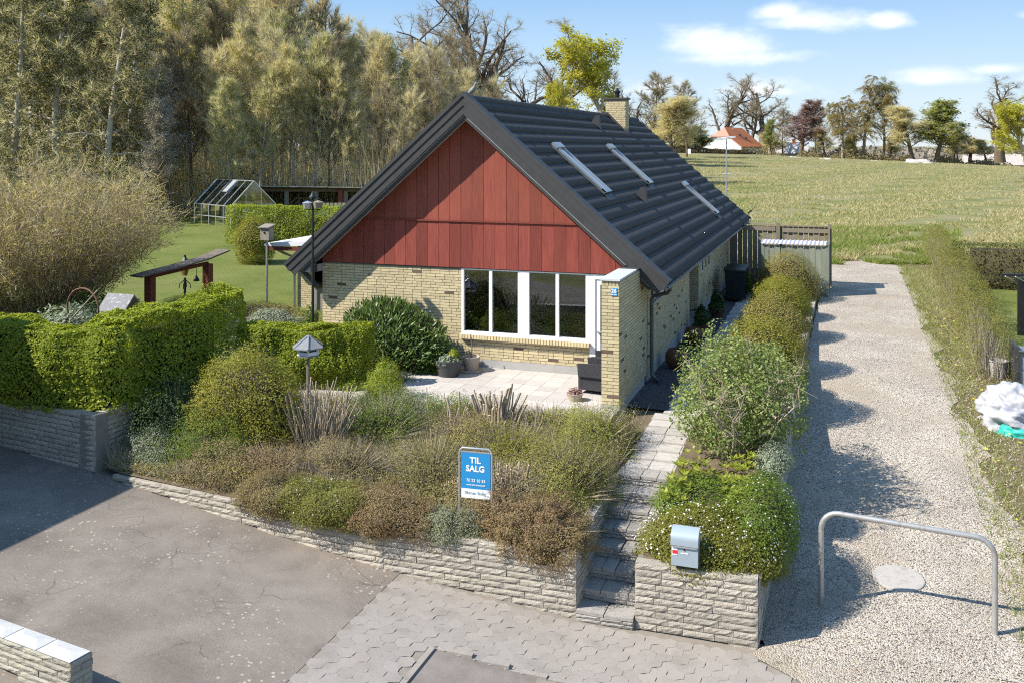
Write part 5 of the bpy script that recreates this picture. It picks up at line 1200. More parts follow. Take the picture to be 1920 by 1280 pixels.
# mailbox on the planter
mbx=thing('mailbox',(2.12,-7.8,-.6),'grey-blue steel mailbox with rounded lid standing on the planter wall','mailbox')
MBM=MAT('mailbox_paint',(.34,.40,.44),(.38,.44,.48),4,.42,metal=.2)
x0,x1,y0=1.94,2.30,-7.86; prof=[(y0,-.45),(y0,-.13),(y0+.02,-.13),(y0+.20,-.13),(y0+.20,-.45)]
MB().prism([(y0,-.47),(y0,-.20),(y0+.19,-.20),(y0+.19,-.47)],x0,x1,'x').build('box_body',MBM,mbx)
pr=[(y0-.012,-.195)]+[(y0+.19-.202*math.cos(a)*1.0,-.12+.13*math.sin(a)) for a in np.linspace(0,math.pi/2,8)]+[(y0+.19,-.195)]
MB().prism(pr,x0-.006,x1+.006,'x').build('lid',MBM,mbx,True)
MB().box((x0+.01,y0-.022,-.215),(x1-.01,y0-.001,-.2)).build('lid_lip',ALU,mbx)
MB().tube([(2.12,y0-.008,-.245),(2.12,y0,-.245)],.012,10).build('lock',BLACKP,mbx)
st_=MB().box((x0+.015,y0-.004,-.33),(x0+.085,y0-.001,-.225)).build('sticker',SIGNW,mbx); MB().box((x0+.018,y0-.006,-.31),(x0+.082,y0-.0041,-.262)).build('red_field',MAT('red_print',(.6,.03,.02),(.62,.04,.03),2,.5),st_)
MB().box((2.07,y0-.004,-.30),(2.17,y0-.001,-.287)).build('name_label',SIGNW,mbx)
MB().box((2.05,y0+.19,-.6),(2.19,y0+.215,-.3)).build('mounting_plate',STEEL,mbx)
# steel hoop barrier across the drive
hb=thing('hoop_barrier',(4.95,-6.45,-1.35),'bent galvanised steel hoop barrier across the gravel drive','barrier')
a=Vector((3.85,-6.41,0)); b=Vector((6.08,-6.52,0)); zt=-.03; d=(b-a).normalized(); r=.24; pts=[a+Vector((0,0,-1.6))]
for k in range(7): q=k/6*math.pi/2; pts.append(a+d*(r-r*math.cos(q))+Vector((0,0,zt-r+r*math.sin(q))))
for k in range(7): q=k/6*math.pi/2; pts.append(b-d*(r-r*math.sin(q))+Vector((0,0,zt-.06-r+r*math.cos(q))))
pts.append(b+Vector((0,0,-1.6))); MB().tube(pts,.038,12).build('hoop',STEEL,hb,True)
mh=thing('manhole_cover',(4.93,-5.38,float(zd(-5.38))),'round flat concrete manhole cover set in the gravel','manhole')
CONC=MAT('old_concrete',(.34,.31,.27),(.42,.385,.34),7,.92,.5,90,c3=(.28,.255,.22))
zmh=float(zd(-5.38)); MB().lathe([(.37,-.05),(.37,.004),(.355,.010),(.0,.012)],(4.93,-5.38,zmh),28).build('cover',CONC,mh); MB().lathe([(.07,.011),(.07,.0135),(0,.0135)],(4.99,-5.40,zmh),14).build('hub',CONC,mh); mh.rotation_euler=(.083,0,0)
# house number plate
hn=thing('house_number',(-.08,-2.5,2.36),'small blue enamel house number plate on the brick pillar','sign'); yp=-2.512
MB().box((-.155,yp,2.27),(-.035,yp+.014,2.42)).build('plate',BLUE,hn); text('26',.105,(-.095,yp-.001,2.365),(R(90),0,0),SIGNW,hn,.003)
for i in range(7):
    if i!=3: MB().box((-.148+i*.0155,yp-.002,2.283),(-.148+i*.0155+.011,yp-.0005,2.305+.004*(i%2))).build('small_lettering',SIGNW,hn)
# pigeon on the ridge
def pigeon(c):
    p=thing('pigeon',c,'grey pigeon perched at the front end of the roof ridge','bird'); m=MB(); rings=[(-.17,-.03,.012),(-.1,.02,.03),(-.03,.06,.055),(.05,.10,.062),(.11,.16,.042),(.14,.215,.028),(.155,.245,.034),(.17,.262,.026),(.195,.262,.008),(.215,.258,.003)]
    m.tube([(c[0]+x*.75,c[1]-x*.2,c[2]+.02+z) for x,z,r in rings],[r for x,z,r in rings],10)
    m.build('body',MAT('pigeon_feather',(.30,.29,.30),(.22,.22,.24),9,.7),p,True)
    MB().tube([(c[0],c[1]-.02,c[2]),(c[0],c[1]-.02,c[2]+.06)],.006,5).tube([(c[0],c[1]+.02,c[2]),(c[0],c[1]+.02,c[2]+.06)],.006,5).build('legs',MAT('pink_leg',(.4,.12,.1)),p)
pigeon((UR+.04,-.1,ZR+.105))
# wicker chairs by the pillar
WICK=MAT('black_wicker',(.03,.03,.034),(.055,.055,.06),60,.6,.9,160,stretch=(1,1,.25))
def chair(label,c,rz):
    t=thing('wicker_chair',c,label,'chair','wicker chairs on the patio'); t.rotation_euler=(0,0,rz)
    def pc(n,m): m.v=[tuple(v) for v in m.v]; o=bpy.data.objects.new(n,m.mesh(n,WICK)); COL.objects.link(o); o.parent=t
    m=MB(); m.box((-.29,-.27,.36),(.29,.27,.43)); pc('seat',m)
    m=MB(); m.prism([(.25,.0),(.31,.0),(.36,.86),(.29,.86)],-.29,.29,'x'); pc('backrest',m)
    for s in (-1,1):
        m=MB(); m.prism([(-.27,.36),(.27,.36),(.30,.64),(-.29,.62)],s*.29 if s>0 else -.35,s*.35 if s>0 else -.29,'x'); pc('armrest',m)
        for y in (-.26,.24): m=MB(); m.box((s*.28-.025,y-.02,0),(s*.28+.025,y+.04,.36)); pc('leg',m)
    m=MB(); m.box((-.28,-.285,.08),(.28,-.27,.36)); m.box((-.3,-.27,.08),(-.285,.27,.36)); m.box((.285,-.27,.08),(.3,.27,.36)); pc('skirt',m)
chair('black wicker armchair tucked against the inside of the brick pillar',(-.78,-1.25,.053),R(-95))
chair('second black wicker armchair behind, under the patio door',(-.72,-.5,.053),R(-85))
# pots
POTD=MAT('dark_plastic_pot',(.055,.055,.057),(.075,.075,.077),8,.6); TERR=MAT('glazed_brown_pot',(.11,.05,.03),(.16,.075,.045),6,.45,.2,40); BEIGE=MAT('beige_stone_pot',(.40,.32,.25),(.46,.38,.30),12,.85,.5,50)
def pot(label,c,r,h,mat,plantm=None,pn=1200,ph=.25,ps=.05,prof=None,grp=None,stem=False):
    t=thing('plant_pot' if plantm else 'clay_jar',c,label,'pot',grp); prof=prof or [(r*.72,0),(r*.86,h*.5),(r,h*.93),(r*1.04,h*.93),(r*1.04,h),(r*.92,h),(r*.88,h*.85),(0,h*.85)]
    MB().lathe(prof,c,22).build('pot',mat,t,True)
    if plantm:
        V,F=mound_arr((c[0],c[1],c[2]+h*.9),(r*.95,r*.95,ph),pn,ps,.2,.8,5,3); nob('foliage',V,F,plantm,t,c)
    if stem: MB().tube([(c[0],c[1],c[2]+h*.8),(c[0]+.02,c[1],c[2]+h+.3),(c[0]-.02,c[1],c[2]+h+.5)],[.02,.014,.01],6).build('stem',BARK,t)
    return t
pot('big dark plastic tub with green and grey plants on the patio',(-4.25,-1.0,.053),.32,.36,POTD,L_GREY,2600,.16,.05)
shrub('tub_plant','fresh green leafy tuft growing in the dark patio tub','plant',(-4.15,-.98,.42),(.14,.14,.22),1500,.055,L_HEDGE,core=False)
pot('beige lattice pot with bare stem beside the dark patio tub',(-3.92,-.45,.053),.2,.33,BEIGE,stem=True,prof=[(.27,-.0),(.28,.02),(.15,.03),(.18,.2),(.21,.31),(.21,.34),(.18,.34),(.17,.29),(0,.29)])
pot('small dark pot in the shade of the laurel',(-4.62,-.62,.053),.24,.26,POTD,L_GREY,1600,.14,.05)
pot('small bowl of pink flowers in front of the wicker chair',(-1.0,-2.1,.053),.17,.15,BEIGE,LEAF('pink_flower',(.35,.12,.22),(.12,.16,.03),(.45,.2,.3),.2),500,.12,.045)
jar=lambda s:[(.12*s,0),(.2*s,.1*s),(.245*s,.25*s),(.23*s,.36*s),(.17*s,.44*s),(.17*s,.46*s),(.14*s,.46*s),(.13*s,.4*s),(0,.4*s)]
pot('round brown clay jar on the dark gravel near the downpipe',(.40,1.75,-.035),.2,.4,TERR,prof=jar(1))
pot('round brown clay jar farther along the side wall',(.40,4.6,-.035),.2,.4,TERR,prof=jar(.98))
pot('potted dark shrub beside the house entrance',(.45,6.0,-.035),.24,.3,TERR,L_DKG,3200,.5,.09)
pot('second potted dark shrub past the entrance',(.5,8.9,-.035),.24,.3,TERR,L_DKG,2600,.45,.09)
pot('large weathered tub at the left corner of the house',(-8.55,.15,.06),.42,.62,MAT('weathered_barrel',(.24,.20,.13),(.3,.25,.17),6,.9),L_GREEN,900,.7,.06)
pot('dark blue pot in the raised bed by the annex',(-9.9,-.3,.06),.2,.34,MAT('dark_blue_glaze',(.012,.016,.05),(.02,.03,.07),5,.35),L_GREY,400,.12,.04)
# watering can
wc=thing('watering_can',(-8.95,-.15,.06),'small green plastic watering can by the house corner','watering can'); GC=MAT('green_plastic',(.01,.26,.12),(.015,.3,.15),3,.45)
MB().lathe([(.1,0),(.11,.2),(.09,.24),(.05,.25),(0,.25)],(-8.95,-.15,.3),14).build('body',GC,wc,True); MB().tube([(-9.03,-.15,.34),(-9.2,-.15,.55)],[.025,.015],8).build('spout',GC,wc); MB().tube([(-8.86,-.15,.34),(-8.76,-.15,.45),(-8.82,-.15,.56),(-8.93,-.15,.55)],.012,6).build('handle',GC,wc)
# raised beds left of the house
WOODG=MAT('grey_weathered_wood',(.24,.21,.17),(.32,.28,.23),8,.9,.5,40,vary=.15,stretch=(1,1,.3)); 
for i,(p,q,lab) in enumerate((((-9.9,-1.2),(-8.2,-.6),'low weathered timber edge of the raised bed beside the tub'),((-11.6,1.0),(-9.6,1.6),'grey concrete edge of the raised bed by the annex'))):
    t=thing('raised_bed',(p[0],p[1],.1),lab,'raised bed'); MB().bar((p[0],p[1],.3),(q[0],q[1],.3),.10,.55).build('edge_board',WOODG,t); MB().bar((p[0]-.3,p[1]+.9,.25),(q[0]-.3,q[1]+.9,.25),1.6,.4).build('soil',SOIL,t)
# bird feeder house on its post
bf=thing('bird_feeder',(-5.9,-4.25,-.2),'grey wooden hexagonal bird feeder house on a post','bird feeder'); c=(-5.9,-4.25); FW=MAT('grey_painted_wood',(.17,.175,.18),(.22,.225,.23),9,.8,vary=.1)
MB().tube([(c[0],c[1],-.3),(c[0],c[1],1.06)],.032,8).build('post',WOODG,bf)
MB().lathe([(.24,0),(.24,.03),(0,.031)],(c[0],c[1],1.05),6).build('floor',FW,bf)
for k in range(6):
    a=math.pi/3*k; MB().box((-.008,-.075,0),(.008,.075,.11)).v; m=MB().bar((c[0]+.21*math.cos(a),c[1]+.21*math.sin(a),1.08),(c[0]+.21*math.cos(a),c[1]+.21*math.sin(a),1.24),.035); m.build('corner_post',SIGNW,bf)
    b_=a+math.pi/6; q=.185; t1=(c[0]+.215*math.cos(a),c[1]+.215*math.sin(a)); t2=(c[0]+.215*math.cos(a+math.pi/3),c[1]+.215*math.sin(a+math.pi/3)); MB().bar((t1[0],t1[1],1.115),(t2[0],t2[1],1.115),.014,.07).build('side_board',SIGNW,bf)
    e1=(c[0]+.33*math.cos(a),c[1]+.33*math.sin(a),1.225); e2=(c[0]+.33*math.cos(a+math.pi/3),c[1]+.33*math.sin(a+math.pi/3),1.225); ap=(c[0],c[1],1.44)
    lo=lambda p:(p[0],p[1],p[2]-.02); MB().add([e1,e2,ap,lo(e1),lo(e2),lo(ap)],[(0,1,2),(5,4,3),(0,3,4,1),(1,4,5,2),(2,5,3,0)]).build('roof_panel',FW,bf)
    MB().bar((e1[0],e1[1],e1[2]+.008),(ap[0],ap[1],ap[2]+.012),.024,.016).build('roof_batten',ALU,bf)
# black lamp post by the house corner
lp=thing('lamp_post',(-7.45,-1.5,0),'tall thin black post with a small lantern in front of the left eave','lamp'); c=(-7.45,-1.5)
IRON=MAT('dark_green_iron',(.012,.02,.017),(.02,.03,.025),5,.5)
MB().tube([(c[0],c[1],0),(c[0],c[1],2.4),(c[0],c[1],3.95)],[.035,.03,.026],8).build('pole',IRON,lp,True); MB().lathe([(.05,0),(.09,.05),(.05,.1),(.02,.17),(0,.18)],(c[0],c[1],3.98),10).build('finial',IRON,lp,True)
MB().lathe([(.09,0),(.12,.12),(.13,.13),(.0,.18)],(c[0]-.14,c[1],3.76),8).build('lantern',ALU,lp); MB().lathe([(.09,0),(.12,.12),(.13,.13),(.0,.18)],(c[0]+.14,c[1],3.78),8).build('lantern',GREYW,lp); MB().tube([(c[0]-.2,c[1],3.74),(c[0]+.2,c[1],3.74)],.012,6).build('cross_arm',IRON,lp)
MB().box((c[0]-.09,c[1]+.05,2.28),(c[0]+.02,c[1]+.17,2.46)).build('junction_box',BLACKP,lp)
# lantern on the lawn
la=thing('garden_lantern',(-15.5,4.2,.1),'green cast-iron garden lantern standing on the lawn','lamp'); c=(-15.5,4.2)
MB().tube([(c[0],c[1],.05),(c[0],c[1],1.05)],.04,8).build('pole',IRON,la); MB().lathe([(.08,0),(.16,.30),(.0,.31)],(c[0],c[1],1.12),6).build('lantern_glass',MAT('amber_glass',(.25,.17,.04),(.3,.2,.06),4,.3),la); MB().lathe([(.2,0),(.12,.16),(.04,.26),(.03,.34),(0,.35)],(c[0],c[1],1.43),6).build('lantern_roof',IRON,la)
for k in range(4):
    a=k*math.pi/2+.4; MB().tube([(c[0],c[1],1.0),(c[0]+.16*math.cos(a),c[1]+.16*math.sin(a),.86),(c[0]+.18*math.cos(a),c[1]+.18*math.sin(a),.72)],.014,5).build('scroll',IRON,la)
# little roofed frame (swing bench frame) on the lawn
REDW=MAT('red_brown_post',(.16,.045,.025),(.21,.06,.035),7,.8); ROOFG=MAT('grey_shingle',(.13,.10,.075),(.2,.165,.13),9,.9,.5,30)
pg=thing('garden_canopy',(-14.1,2.4,.1),'red-posted garden canopy with a curved shingle roof on the lawn','canopy')
for q in ((-14.45,1.35),(-14.15,3.55)):
    MB().box((q[0]-.11,q[1]-.11,.05),(q[0]+.11,q[1]+.11,1.52 if q[1]<2 else 1.62)).build('post',REDW,pg)
cur=[(-14.6,.95,1.55),(-14.5,1.35,1.60),(-14.35,2.3,1.68),(-14.2,3.4,1.80),(-14.05,4.2,1.98)]
for a,b in zip(cur[:-1],cur[1:]): MB().bar(a,b,.55,.045).build('roof_section',ROOFG,pg)
MB().bar((-14.45,1.35,1.5),(-14.15,3.55,1.64),.08,.1).build('beam',REDW,pg)
MB().lathe([(.09,0),(.08,.06),(.04,.12),(.02,.17),(0,.18)],(-14.22,3.1,1.15),10).tube([(-14.22,3.1,1.32),(-14.22,3.1,1.6)],.008,5).build('bell',BLACKP,pg)
bt=thing('bird_table',(-11.7,-2.9,.1),'small grey bird table with a pitched shingle roof behind the hedge','bird table')
MB().tube([(-11.7,-2.9,.05),(-11.7,-2.9,1.25)],.05,8).build('post',WOODG,bt); MB().prism([(-3.25,1.42),(-2.9,1.78),(-2.55,1.42),(-2.55,1.38),(-2.9,1.73),(-3.25,1.38)],-12.08,-11.32,'x').build('roof',MAT('speckled_shingle',(.5,.5,.52),(.2,.19,.19),14,.9,c3=(.3,.3,.3)),bt); MB().box((-11.95,-3.1,1.22),(-11.45,-2.7,1.26)).build('tray',WOODG,bt)
for x,y in ((-11.93,-3.08),(-11.47,-3.08),(-11.93,-2.72),(-11.47,-2.72)): MB().bar((x,y,1.25),(x,y,1.5),.03).build('corner_post',WOODG,bt)
wr=thing('iron_ring',(-12.0,-4.6,.1),'rusty iron ring sculpture rising behind the left hedge','ornament')
ring=[(-11.2+.42*math.cos(a),-4.6,1.75+.42*math.sin(a)) for a in np.linspace(-.4,3.5,14)]; MB().tube(ring,.022,6).build('ring',MAT('rusty_iron',(.13,.06,.03),(.2,.1,.06),8,.8),wr); MB().tube([(-11.5,-4.6,1.5),(-10.8,-4.6,2.15)],.016,6).build('rod',GREYW,wr); MB().tube([(-11.2,-4.6,.1),(-11.2,-4.6,1.4)],.03,6).build('stand',BARK,wr)
nb_=thing('nest_box',(-12.45,4.15,.1),'weathered wooden nest box on a pole by the annex','nest box'); MB().tube([(-12.45,4.15,.05),(-12.45,4.15,2.35)],.035,8).build('pole',STEEL,nb_); MB().box((-12.6,4.02,2.35),(-12.3,4.28,2.72)).build('box',WOODG,nb_); MB().prism([(3.96,2.72),(4.34,2.80),(4.34,2.83),(3.96,2.75)],-12.64,-12.26,'x').build('roof',WOODG,nb_); MB().tube([(-12.45,4.0,2.58),(-12.45,4.03,2.58)],.03,10).build('entrance_hole',BLACKP,nb_)
# ---- greenhouse
gh=thing('greenhouse',(-30,26,.4),'aluminium greenhouse with glass panes at the edge of the lawn','greenhouse'); GG=glass_mat('greenhouse_glass',(.86,.9,.9),1.3)
o=Vector((-28.72,24.99,.45)); ex=Vector((-.9,.435,0)).normalized(); ey=Vector((.435,.9,0)).normalized(); Lg,Wg,He,Hr=4.4,2.9,1.34,2.75
g=lambda x,y,z: tuple(o+ex*x+ey*y+Vector((0,0,z)))
fb=lambda p,q,w=.045: MB().bar(g(*p),g(*q),w).build('frame_bar',ALU,gh)
for x in (0,Lg):
    fb((x,0,0),(x,0,He),.05); fb((x,Wg,0),(x,Wg,He),.05); fb((x,0,He),(x,Wg/2,Hr),.05); fb((x,Wg,He),(x,Wg/2,Hr),.05); fb((x,0,0),(x,Wg,0)); fb((x,0,He),(x,Wg,He),.03)
    for k in (.33,.67): fb((x,Wg*k,0),(x,Wg*k,He+(Hr-He)*.66),.03)
for y,z in ((0,0),(0,He),(Wg,0),(Wg,He),(Wg/2,Hr),(0,He*.5)): fb((0,y,z),(Lg,y,z),.05)
NP=5
for k in range(NP+1):
    x=Lg*k/NP
    if 0<k<NP:
        fb((x,0,0),(x,0,He),.03); fb((x,Wg,0),(x,Wg,He),.03); fb((x,0,He),(x,Wg/2,Hr),.03); fb((x,Wg,He),(x,Wg/2,Hr),.03)
for k in range(NP):
    a,b=Lg*k/NP+.02,Lg*(k+1)/NP-.02
    for poly in (((a,0,.02),(b,0,.02),(b,0,He-.02),(a,0,He-.02)),((a,Wg,.02),(b,Wg,.02),(b,Wg,He-.02),(a,Wg,He-.02)),((a,.03,He+.02),(b,.03,He+.02),(b,Wg/2-.02,Hr-.03),(a,Wg/2-.02,Hr-.03)),((a,Wg-.03,He+.02),(b,Wg-.03,He+.02),(b,Wg/2+.02,Hr-.03),(a,Wg/2+.02,Hr-.03))):
        MB().add([g(*p) for p in poly],[(0,1,2,3)]).build('pane',GG,gh)
for x in (0.,Lg):
    for k in range(3):
        a,b=Wg*k/3+.02,Wg*(k+1)/3-.02; zt_=lambda y:He+(Hr-He)*(1-abs(y-Wg/2)/(Wg/2)); pts=[(x,a,.02),(x,b,.02),(x,b,zt_(b)-.03)]+([(x,Wg/2,Hr-.03)] if k==1 else [])+[(x,a,zt_(a)-.03)]
        MB().add([g(*p) for p in pts],[tuple(range(len(pts)))]).build('pane',GG,gh)
MB().bar(g(Lg*.45,.45*Wg/2,He+(Hr-He)*.5+.04),g(Lg*.45,.95*Wg/2,He+(Hr-He)*.97+.04),.5,.03).build('roof_vent',ALU,gh)
for z in (.55,.85): MB().bar(g(.4,Wg*.7,z),g(Lg-.3,Wg*.7,z),.4,.03).build('shelf',SIGNW,gh)
for k in range(9): 
    p=g(.5+k*.28,Wg*.7,.86); MB().lathe([(.05,0),(.07,.14),(0,.13)],p,8).build('seedling_pot',TERR if k%2 else SIGNW,gh)
# ---- open shelter behind the greenhouse
sh=thing('open_shelter',(-26.5,32,.5),'long low open timber shelter with a rusty sheet roof behind the greenhouse','shelter'); OLDW=MAT('old_brown_boards',(.10,.07,.045),(.15,.105,.07),6,.9,vary=.2); RUST=MAT('rusty_sheet_roof',(.30,.22,.16),(.42,.38,.34),3,.7,c3=(.5,.47,.45))
a=Vector((-31.5,28.5,0)); b=Vector((-21.5,32.6,0)); d=(b-a).normalized(); n_=Vector((-d.y,d.x,0)); zg_=.5
for k in range(7):
    p=a+d*(10.8*k/6); MB().box((p.x-.1,p.y-.1,zg_-.2),(p.x+.1,p.y+.1,2.45-.0)).build('post',WOODG,sh)
for k in range(14):
    p=a+d*(10.8*k/14); q=a+d*(10.8*(k+.97)/14); vs=[]
    for e in (p,q):
        for off,z in ((-.5,2.78-.012*k),(2.8,2.5-.012*k)): vs+=[e+n_*off+Vector((0,0,z)),e+n_*off+Vector((0,0,z+.05))]
    MB().add(vs,[(0,2,3,1),(4,5,7,6),(1,3,7,5),(0,4,6,2),(0,1,5,4),(2,6,7,3)]).build('roof_sheet',RUST,sh)
for k in range(54):
    p=a+d*(10.8*k/54)+n_*2.6; q=a+d*(10.8*(k+.92)/54)+n_*2.6; MB().bar((p.x,p.y,1.5),(q.x,q.y,1.5),.03,2.2).build('wall_board',OLDW,sh)
bm_=a+Vector((0,0,2.42)); MB().bar(a+Vector((0,0,2.55)),b+Vector((0,0,2.45)),.14,.18).build('beam',OLDW,sh)
arch=thing('metal_arches',(-27.5,29.5,.5),'curved metal garden arches stored under the open shelter','arches')
for k in range(4):
    cx=a+d*(4.2+.35*k)+n_*.9; MB().tube([(cx.x+d.x*.75*math.cos(t),cx.y+d.y*.75*math.cos(t),.6+1.4*math.sin(t)) for t in np.linspace(0,math.pi,11)],.03,6).build('arch',GREYW,arch)
tb=thing('rusty_barrel_stove',(-25.6,30.4,.5),'rusty red barrel stove under the shelter roof','stove'); q=a+d*6.9-n_*.15; tb.location=(q.x,q.y,.5); WL[tb.name]=Vector((q.x,q.y,.5)); MB().lathe([(.28,0),(.3,.8),(.24,1.0),(.14,1.4),(.14,2.0),(0,2.0)],(q.x,q.y,.55),12).build('barrel',MAT('rust_red',(.28,.07,.04),(.2,.06,.035),8,.85),tb,True)
wf_=thing('board_screen',(-25,29.6,.5),'pale slatted board screen standing behind the light-green hedge','fence'); PALEB=MAT('pale_green_board',(.34,.33,.20),(.40,.385,.25),6,.85,vary=.12)
for k in range(15): p=a+d*(5.0+k*.24)-n_*1.4; q=p+d*.19; MB().bar((p.x,p.y,1.05),(q.x,q.y,1.05),.03,1.5).build('board',PALEB,wf_)
# ---- bins, bin shed, back fence
BINM=MAT('black_bin_plastic',(.014,.018,.018),(.022,.028,.027),5,.4)
for i,(v,lab) in enumerate(((12.1,'black wheeled bin beside the side wall, nearer of the two'),(12.95,'black wheeled bin beside the side wall, farther of the two'))):
    t=thing('wheeled_bin',(.72,v,-.03),lab,'bin','wheeled bins by the house'); x0,x1=.38,1.05
    m=MB(); vs=[]; 
    for z,e in ((.06,.06),(1.0,0)): vs+=[(x0+e,v-.3+e,z),(x1-e,v-.3+e,z),(x1-e,v+.36-e,z),(x0+e,v+.36-e,z)]
    m.add(vs,[(0,1,2,3),(7,6,5,4),(0,4,5,1),(1,5,6,2),(2,6,7,3),(3,7,4,0)]).build('body',BINM,t)
    MB().prism([(v-.34,1.0),(v+.40,1.0),(v+.40,1.06),(v+.0,1.12),(v-.34,1.05)],x0-.03,x1+.03,'x').build('lid',BINM,t)
    for x in (x0+.02,x1-.06): MB().tube([(x,v+.33,.08),(x+.04,v+.33,.08)],.09,12).build('wheel',BLACKP,t)
    MB().tube([(x0+.05,v+.44,.98),(x1-.05,v+.44,.98)],.02,6).build('handle',BINM,t)
GRNB=MAT('grey_green_board',(.20,.22,.165),(.26,.275,.21),7,.9,.3,40,vary=.12,stretch=(1,1,.25)); BRNB=MAT('brown_grey_board',(.21,.175,.125),(.27,.225,.165),7,.9,.3,40,vary=.15,stretch=(1,1,.25))
sd=thing('bin_shed',(2.7,14.3,0),'grey-green boarded bin shed with a pale corrugated roof at the end of the bush row','shed')
for k in range(11):
    x=1.5+k*.195; MB().box((x,13.93+(.02 if k%2 else 0),.0),(x+.17,13.96+(.02 if k%2 else 0),1.72+.0)).build('board',GRNB,sd)
for k in range(10):
    y=13.98+k*.2; MB().box((3.66+(.02 if k%2 else 0),y,.0),(3.69+(.02 if k%2 else 0),y+.175,1.82)).build('board',GRNB,sd)
MB().box((3.60,13.90,0),(3.70,14.0,1.88)).build('corner_post',GRNB,sd); MB().box((1.42,13.92,0),(1.51,14.0,1.75)).build('corner_post',GRNB,sd)
cr=MB(); n=48; vs=[];fs=[]
for k in range(n+1):
    x=1.4+2.22*k/n; z=.018*math.cos(k*math.pi/1.5)
    vs+=[(x,13.86,1.78+z),(x,14.75,1.84+z),(x,13.86,1.77+z),(x,14.75,1.83+z)]
for k in range(n): a_=4*k; fs+=[(a_,a_+4,a_+5,a_+1),(a_+2,a_+3,a_+7,a_+6),(a_,a_+2,a_+6,a_+4)]
cr.add(vs,fs).build('corrugated_roof',MAT('translucent_white_sheet',(.45,.43,.46),(.52,.5,.53),3,.6),sd)
bk=thing('board_fence',(2,16.3,0),'brown board fence behind the bin shed at the end of the house','fence')
for k in range(19):
    x=.18+k*.185; MB().box((x,16.3+(.022 if k%2 else 0),.15),(x+.16,16.325+(.022 if k%2 else 0),2.20)).build('board',BRNB,bk)
for x0,x1,z in ((.15,1.75,2.24),(2.0,3.66,2.2)): MB().box((x0,16.26,z-.22),(x1,16.30,z-.06)).build('rail',BRNB,bk); MB().box((x0,16.24,z),(x1,16.36,z+.05)).build('top_rail',BRNB,bk)
for x in (1.78,3.62,.08): MB().box((x,16.22,0),(x+.14,16.36,2.33)).build('post',BRNB,bk)
for k in range(9): y=14.9+k*.0; 
for k in range(6): MB().box((3.68,15.25+k*.18,.1),(3.70,15.25+k*.18+.16,2.2)).build('board',BRNB,bk)
pk=thing('picket_fence',(1.2,13.3,0),'short dark picket fence beside the black bins','fence')
for k in range(5): x=1.12+k*.14; MB().box((x,13.45,0),(x+.08,13.48,.95)).build('picket',OLDW,pk)
MB().box((1.1,13.49,.6),(1.8,13.52,.68)).build('rail',OLDW,pk)
shrub('border_plant','bright green leafy plants between the bins and the back fence','plant',(.8,15.0,.1),(.6,.4,.5),3000,.09,L_HEDGE)
shrub('potted_sapling','bare twiggy sapling trained on the side wall','plant',(.25,9.5,.5),(.2,.3,.7),100,.05,L_BROWN,core=False,twig=90,twm=BARK)
# antenna mast behind the house
an=thing('antenna_mast',(-1.06,25.1,.2),'thin steel antenna mast with a tangled aerial behind the roof','antenna'); MB().tube([(-1.06,25.1,.1),(-1.06,25.1,5.55)],[.045,.03],8).build('mast',STEEL,an); MB().tube([(-1.25,25.1,3.9),(-.85,25.1,3.9)],.025,6).build('bracket',STEEL,an)
for k in range(6): MB().tube([(-1.5+.0*k,25.1-.25+.1*k,5.5+.05*(k%3)),(-.65,25.1-.25+.1*k,5.62+.05*(k%2))],.022,5).build('aerial_element',ALU,an)
MB().tube([(-1.1,24.7,5.55),(-1.0,25.5,5.6)],.025,5).build('aerial_boom',ALU,an)
# ---- neighbour's side
tp=thing('tarpaulin',(8.0,1.9,-.6),'crumpled white tarpaulin heap at the edge of the drive','tarpaulin')
def heap(c,rad,seed,amp=.1,nu=64,nv=26):
    u=np.linspace(0,2*np.pi,nu,endpoint=False); v=np.linspace(0,np.pi/2,nv); d=np.stack([np.outer(np.cos(v),np.cos(u)),np.outer(np.cos(v),np.sin(u)),np.outer(np.sin(v)**.8,np.ones(nu))],-1).reshape(-1,3)
    f=lump(d*3,1.4,seed); rid=1-np.abs(lump(d*3,1.1,seed+4)); rd2=1-np.abs(lump(d*3,2.6,seed+9)); rr=1+amp*f*.9+amp*1.1*(rid-.6)+amp*.6*(rd2-.6); P=np.array(c)+d*np.array(rad)*rr[:,None]; F=[]
    for i in range(nv-1):
        for j in range(nu): F.append((i*nu+j,i*nu+(j+1)%nu,(i+1)*nu+(j+1)%nu,(i+1)*nu+j))
    return P,np.array(F)
TARP=MAT('white_tarp',(.36,.36,.385),(.44,.44,.465),4,.5,.5,7)
nob('sheet',*heap((7.78,1.85,-.68),(.88,1.0,.74),5,.2,110,44),TARP,tp,(8.0,1.9,-.6),True)
gt=thing('green_tarpaulin',(8.35,1.0,-.65),'turquoise folded tarpaulin at the foot of the white heap','tarpaulin'); nob('sheet',*heap((7.72,1.02,-.7),(.55,.32,.27),9,.18,48,14),MAT('turquoise_tarp',(.02,.36,.30),(.03,.42,.35),4,.5),gt,(8.35,1,-.65),True)
for k,(x,y,z) in enumerate(((7.7,1.5,.0),(7.95,1.4,-.06),(7.85,1.15,-.3))): MB().box((x-.06,y-.05,z-.0),(x+.06,y+.05,z+.05),.4*k).build('holding_stone',CONC,tp)
bu=thing('paint_bucket',(7.72,4.9,float(zd(4.9))),'dirty white paint-splashed bucket by the hedge end','bucket'); MB().lathe([(.17,0),(.21,.38),(.225,.38),(.225,.41),(.19,.41),(.17,.06),(0,.06)],(7.72,4.9,float(zd(4.9))-.03),18).build('bucket',MAT('splashed_white',(.52,.49,.45),(.3,.27,.24),10,.8),bu,True)
gbx=thing('grey_trailer',(8.9,4.6,-.4),'grey metal-sided trailer body cut by the right edge of the picture','trailer'); GP=MAT('grey_sheet_metal',(.22,.235,.25),(.28,.295,.31),4,.5,metal=.2)
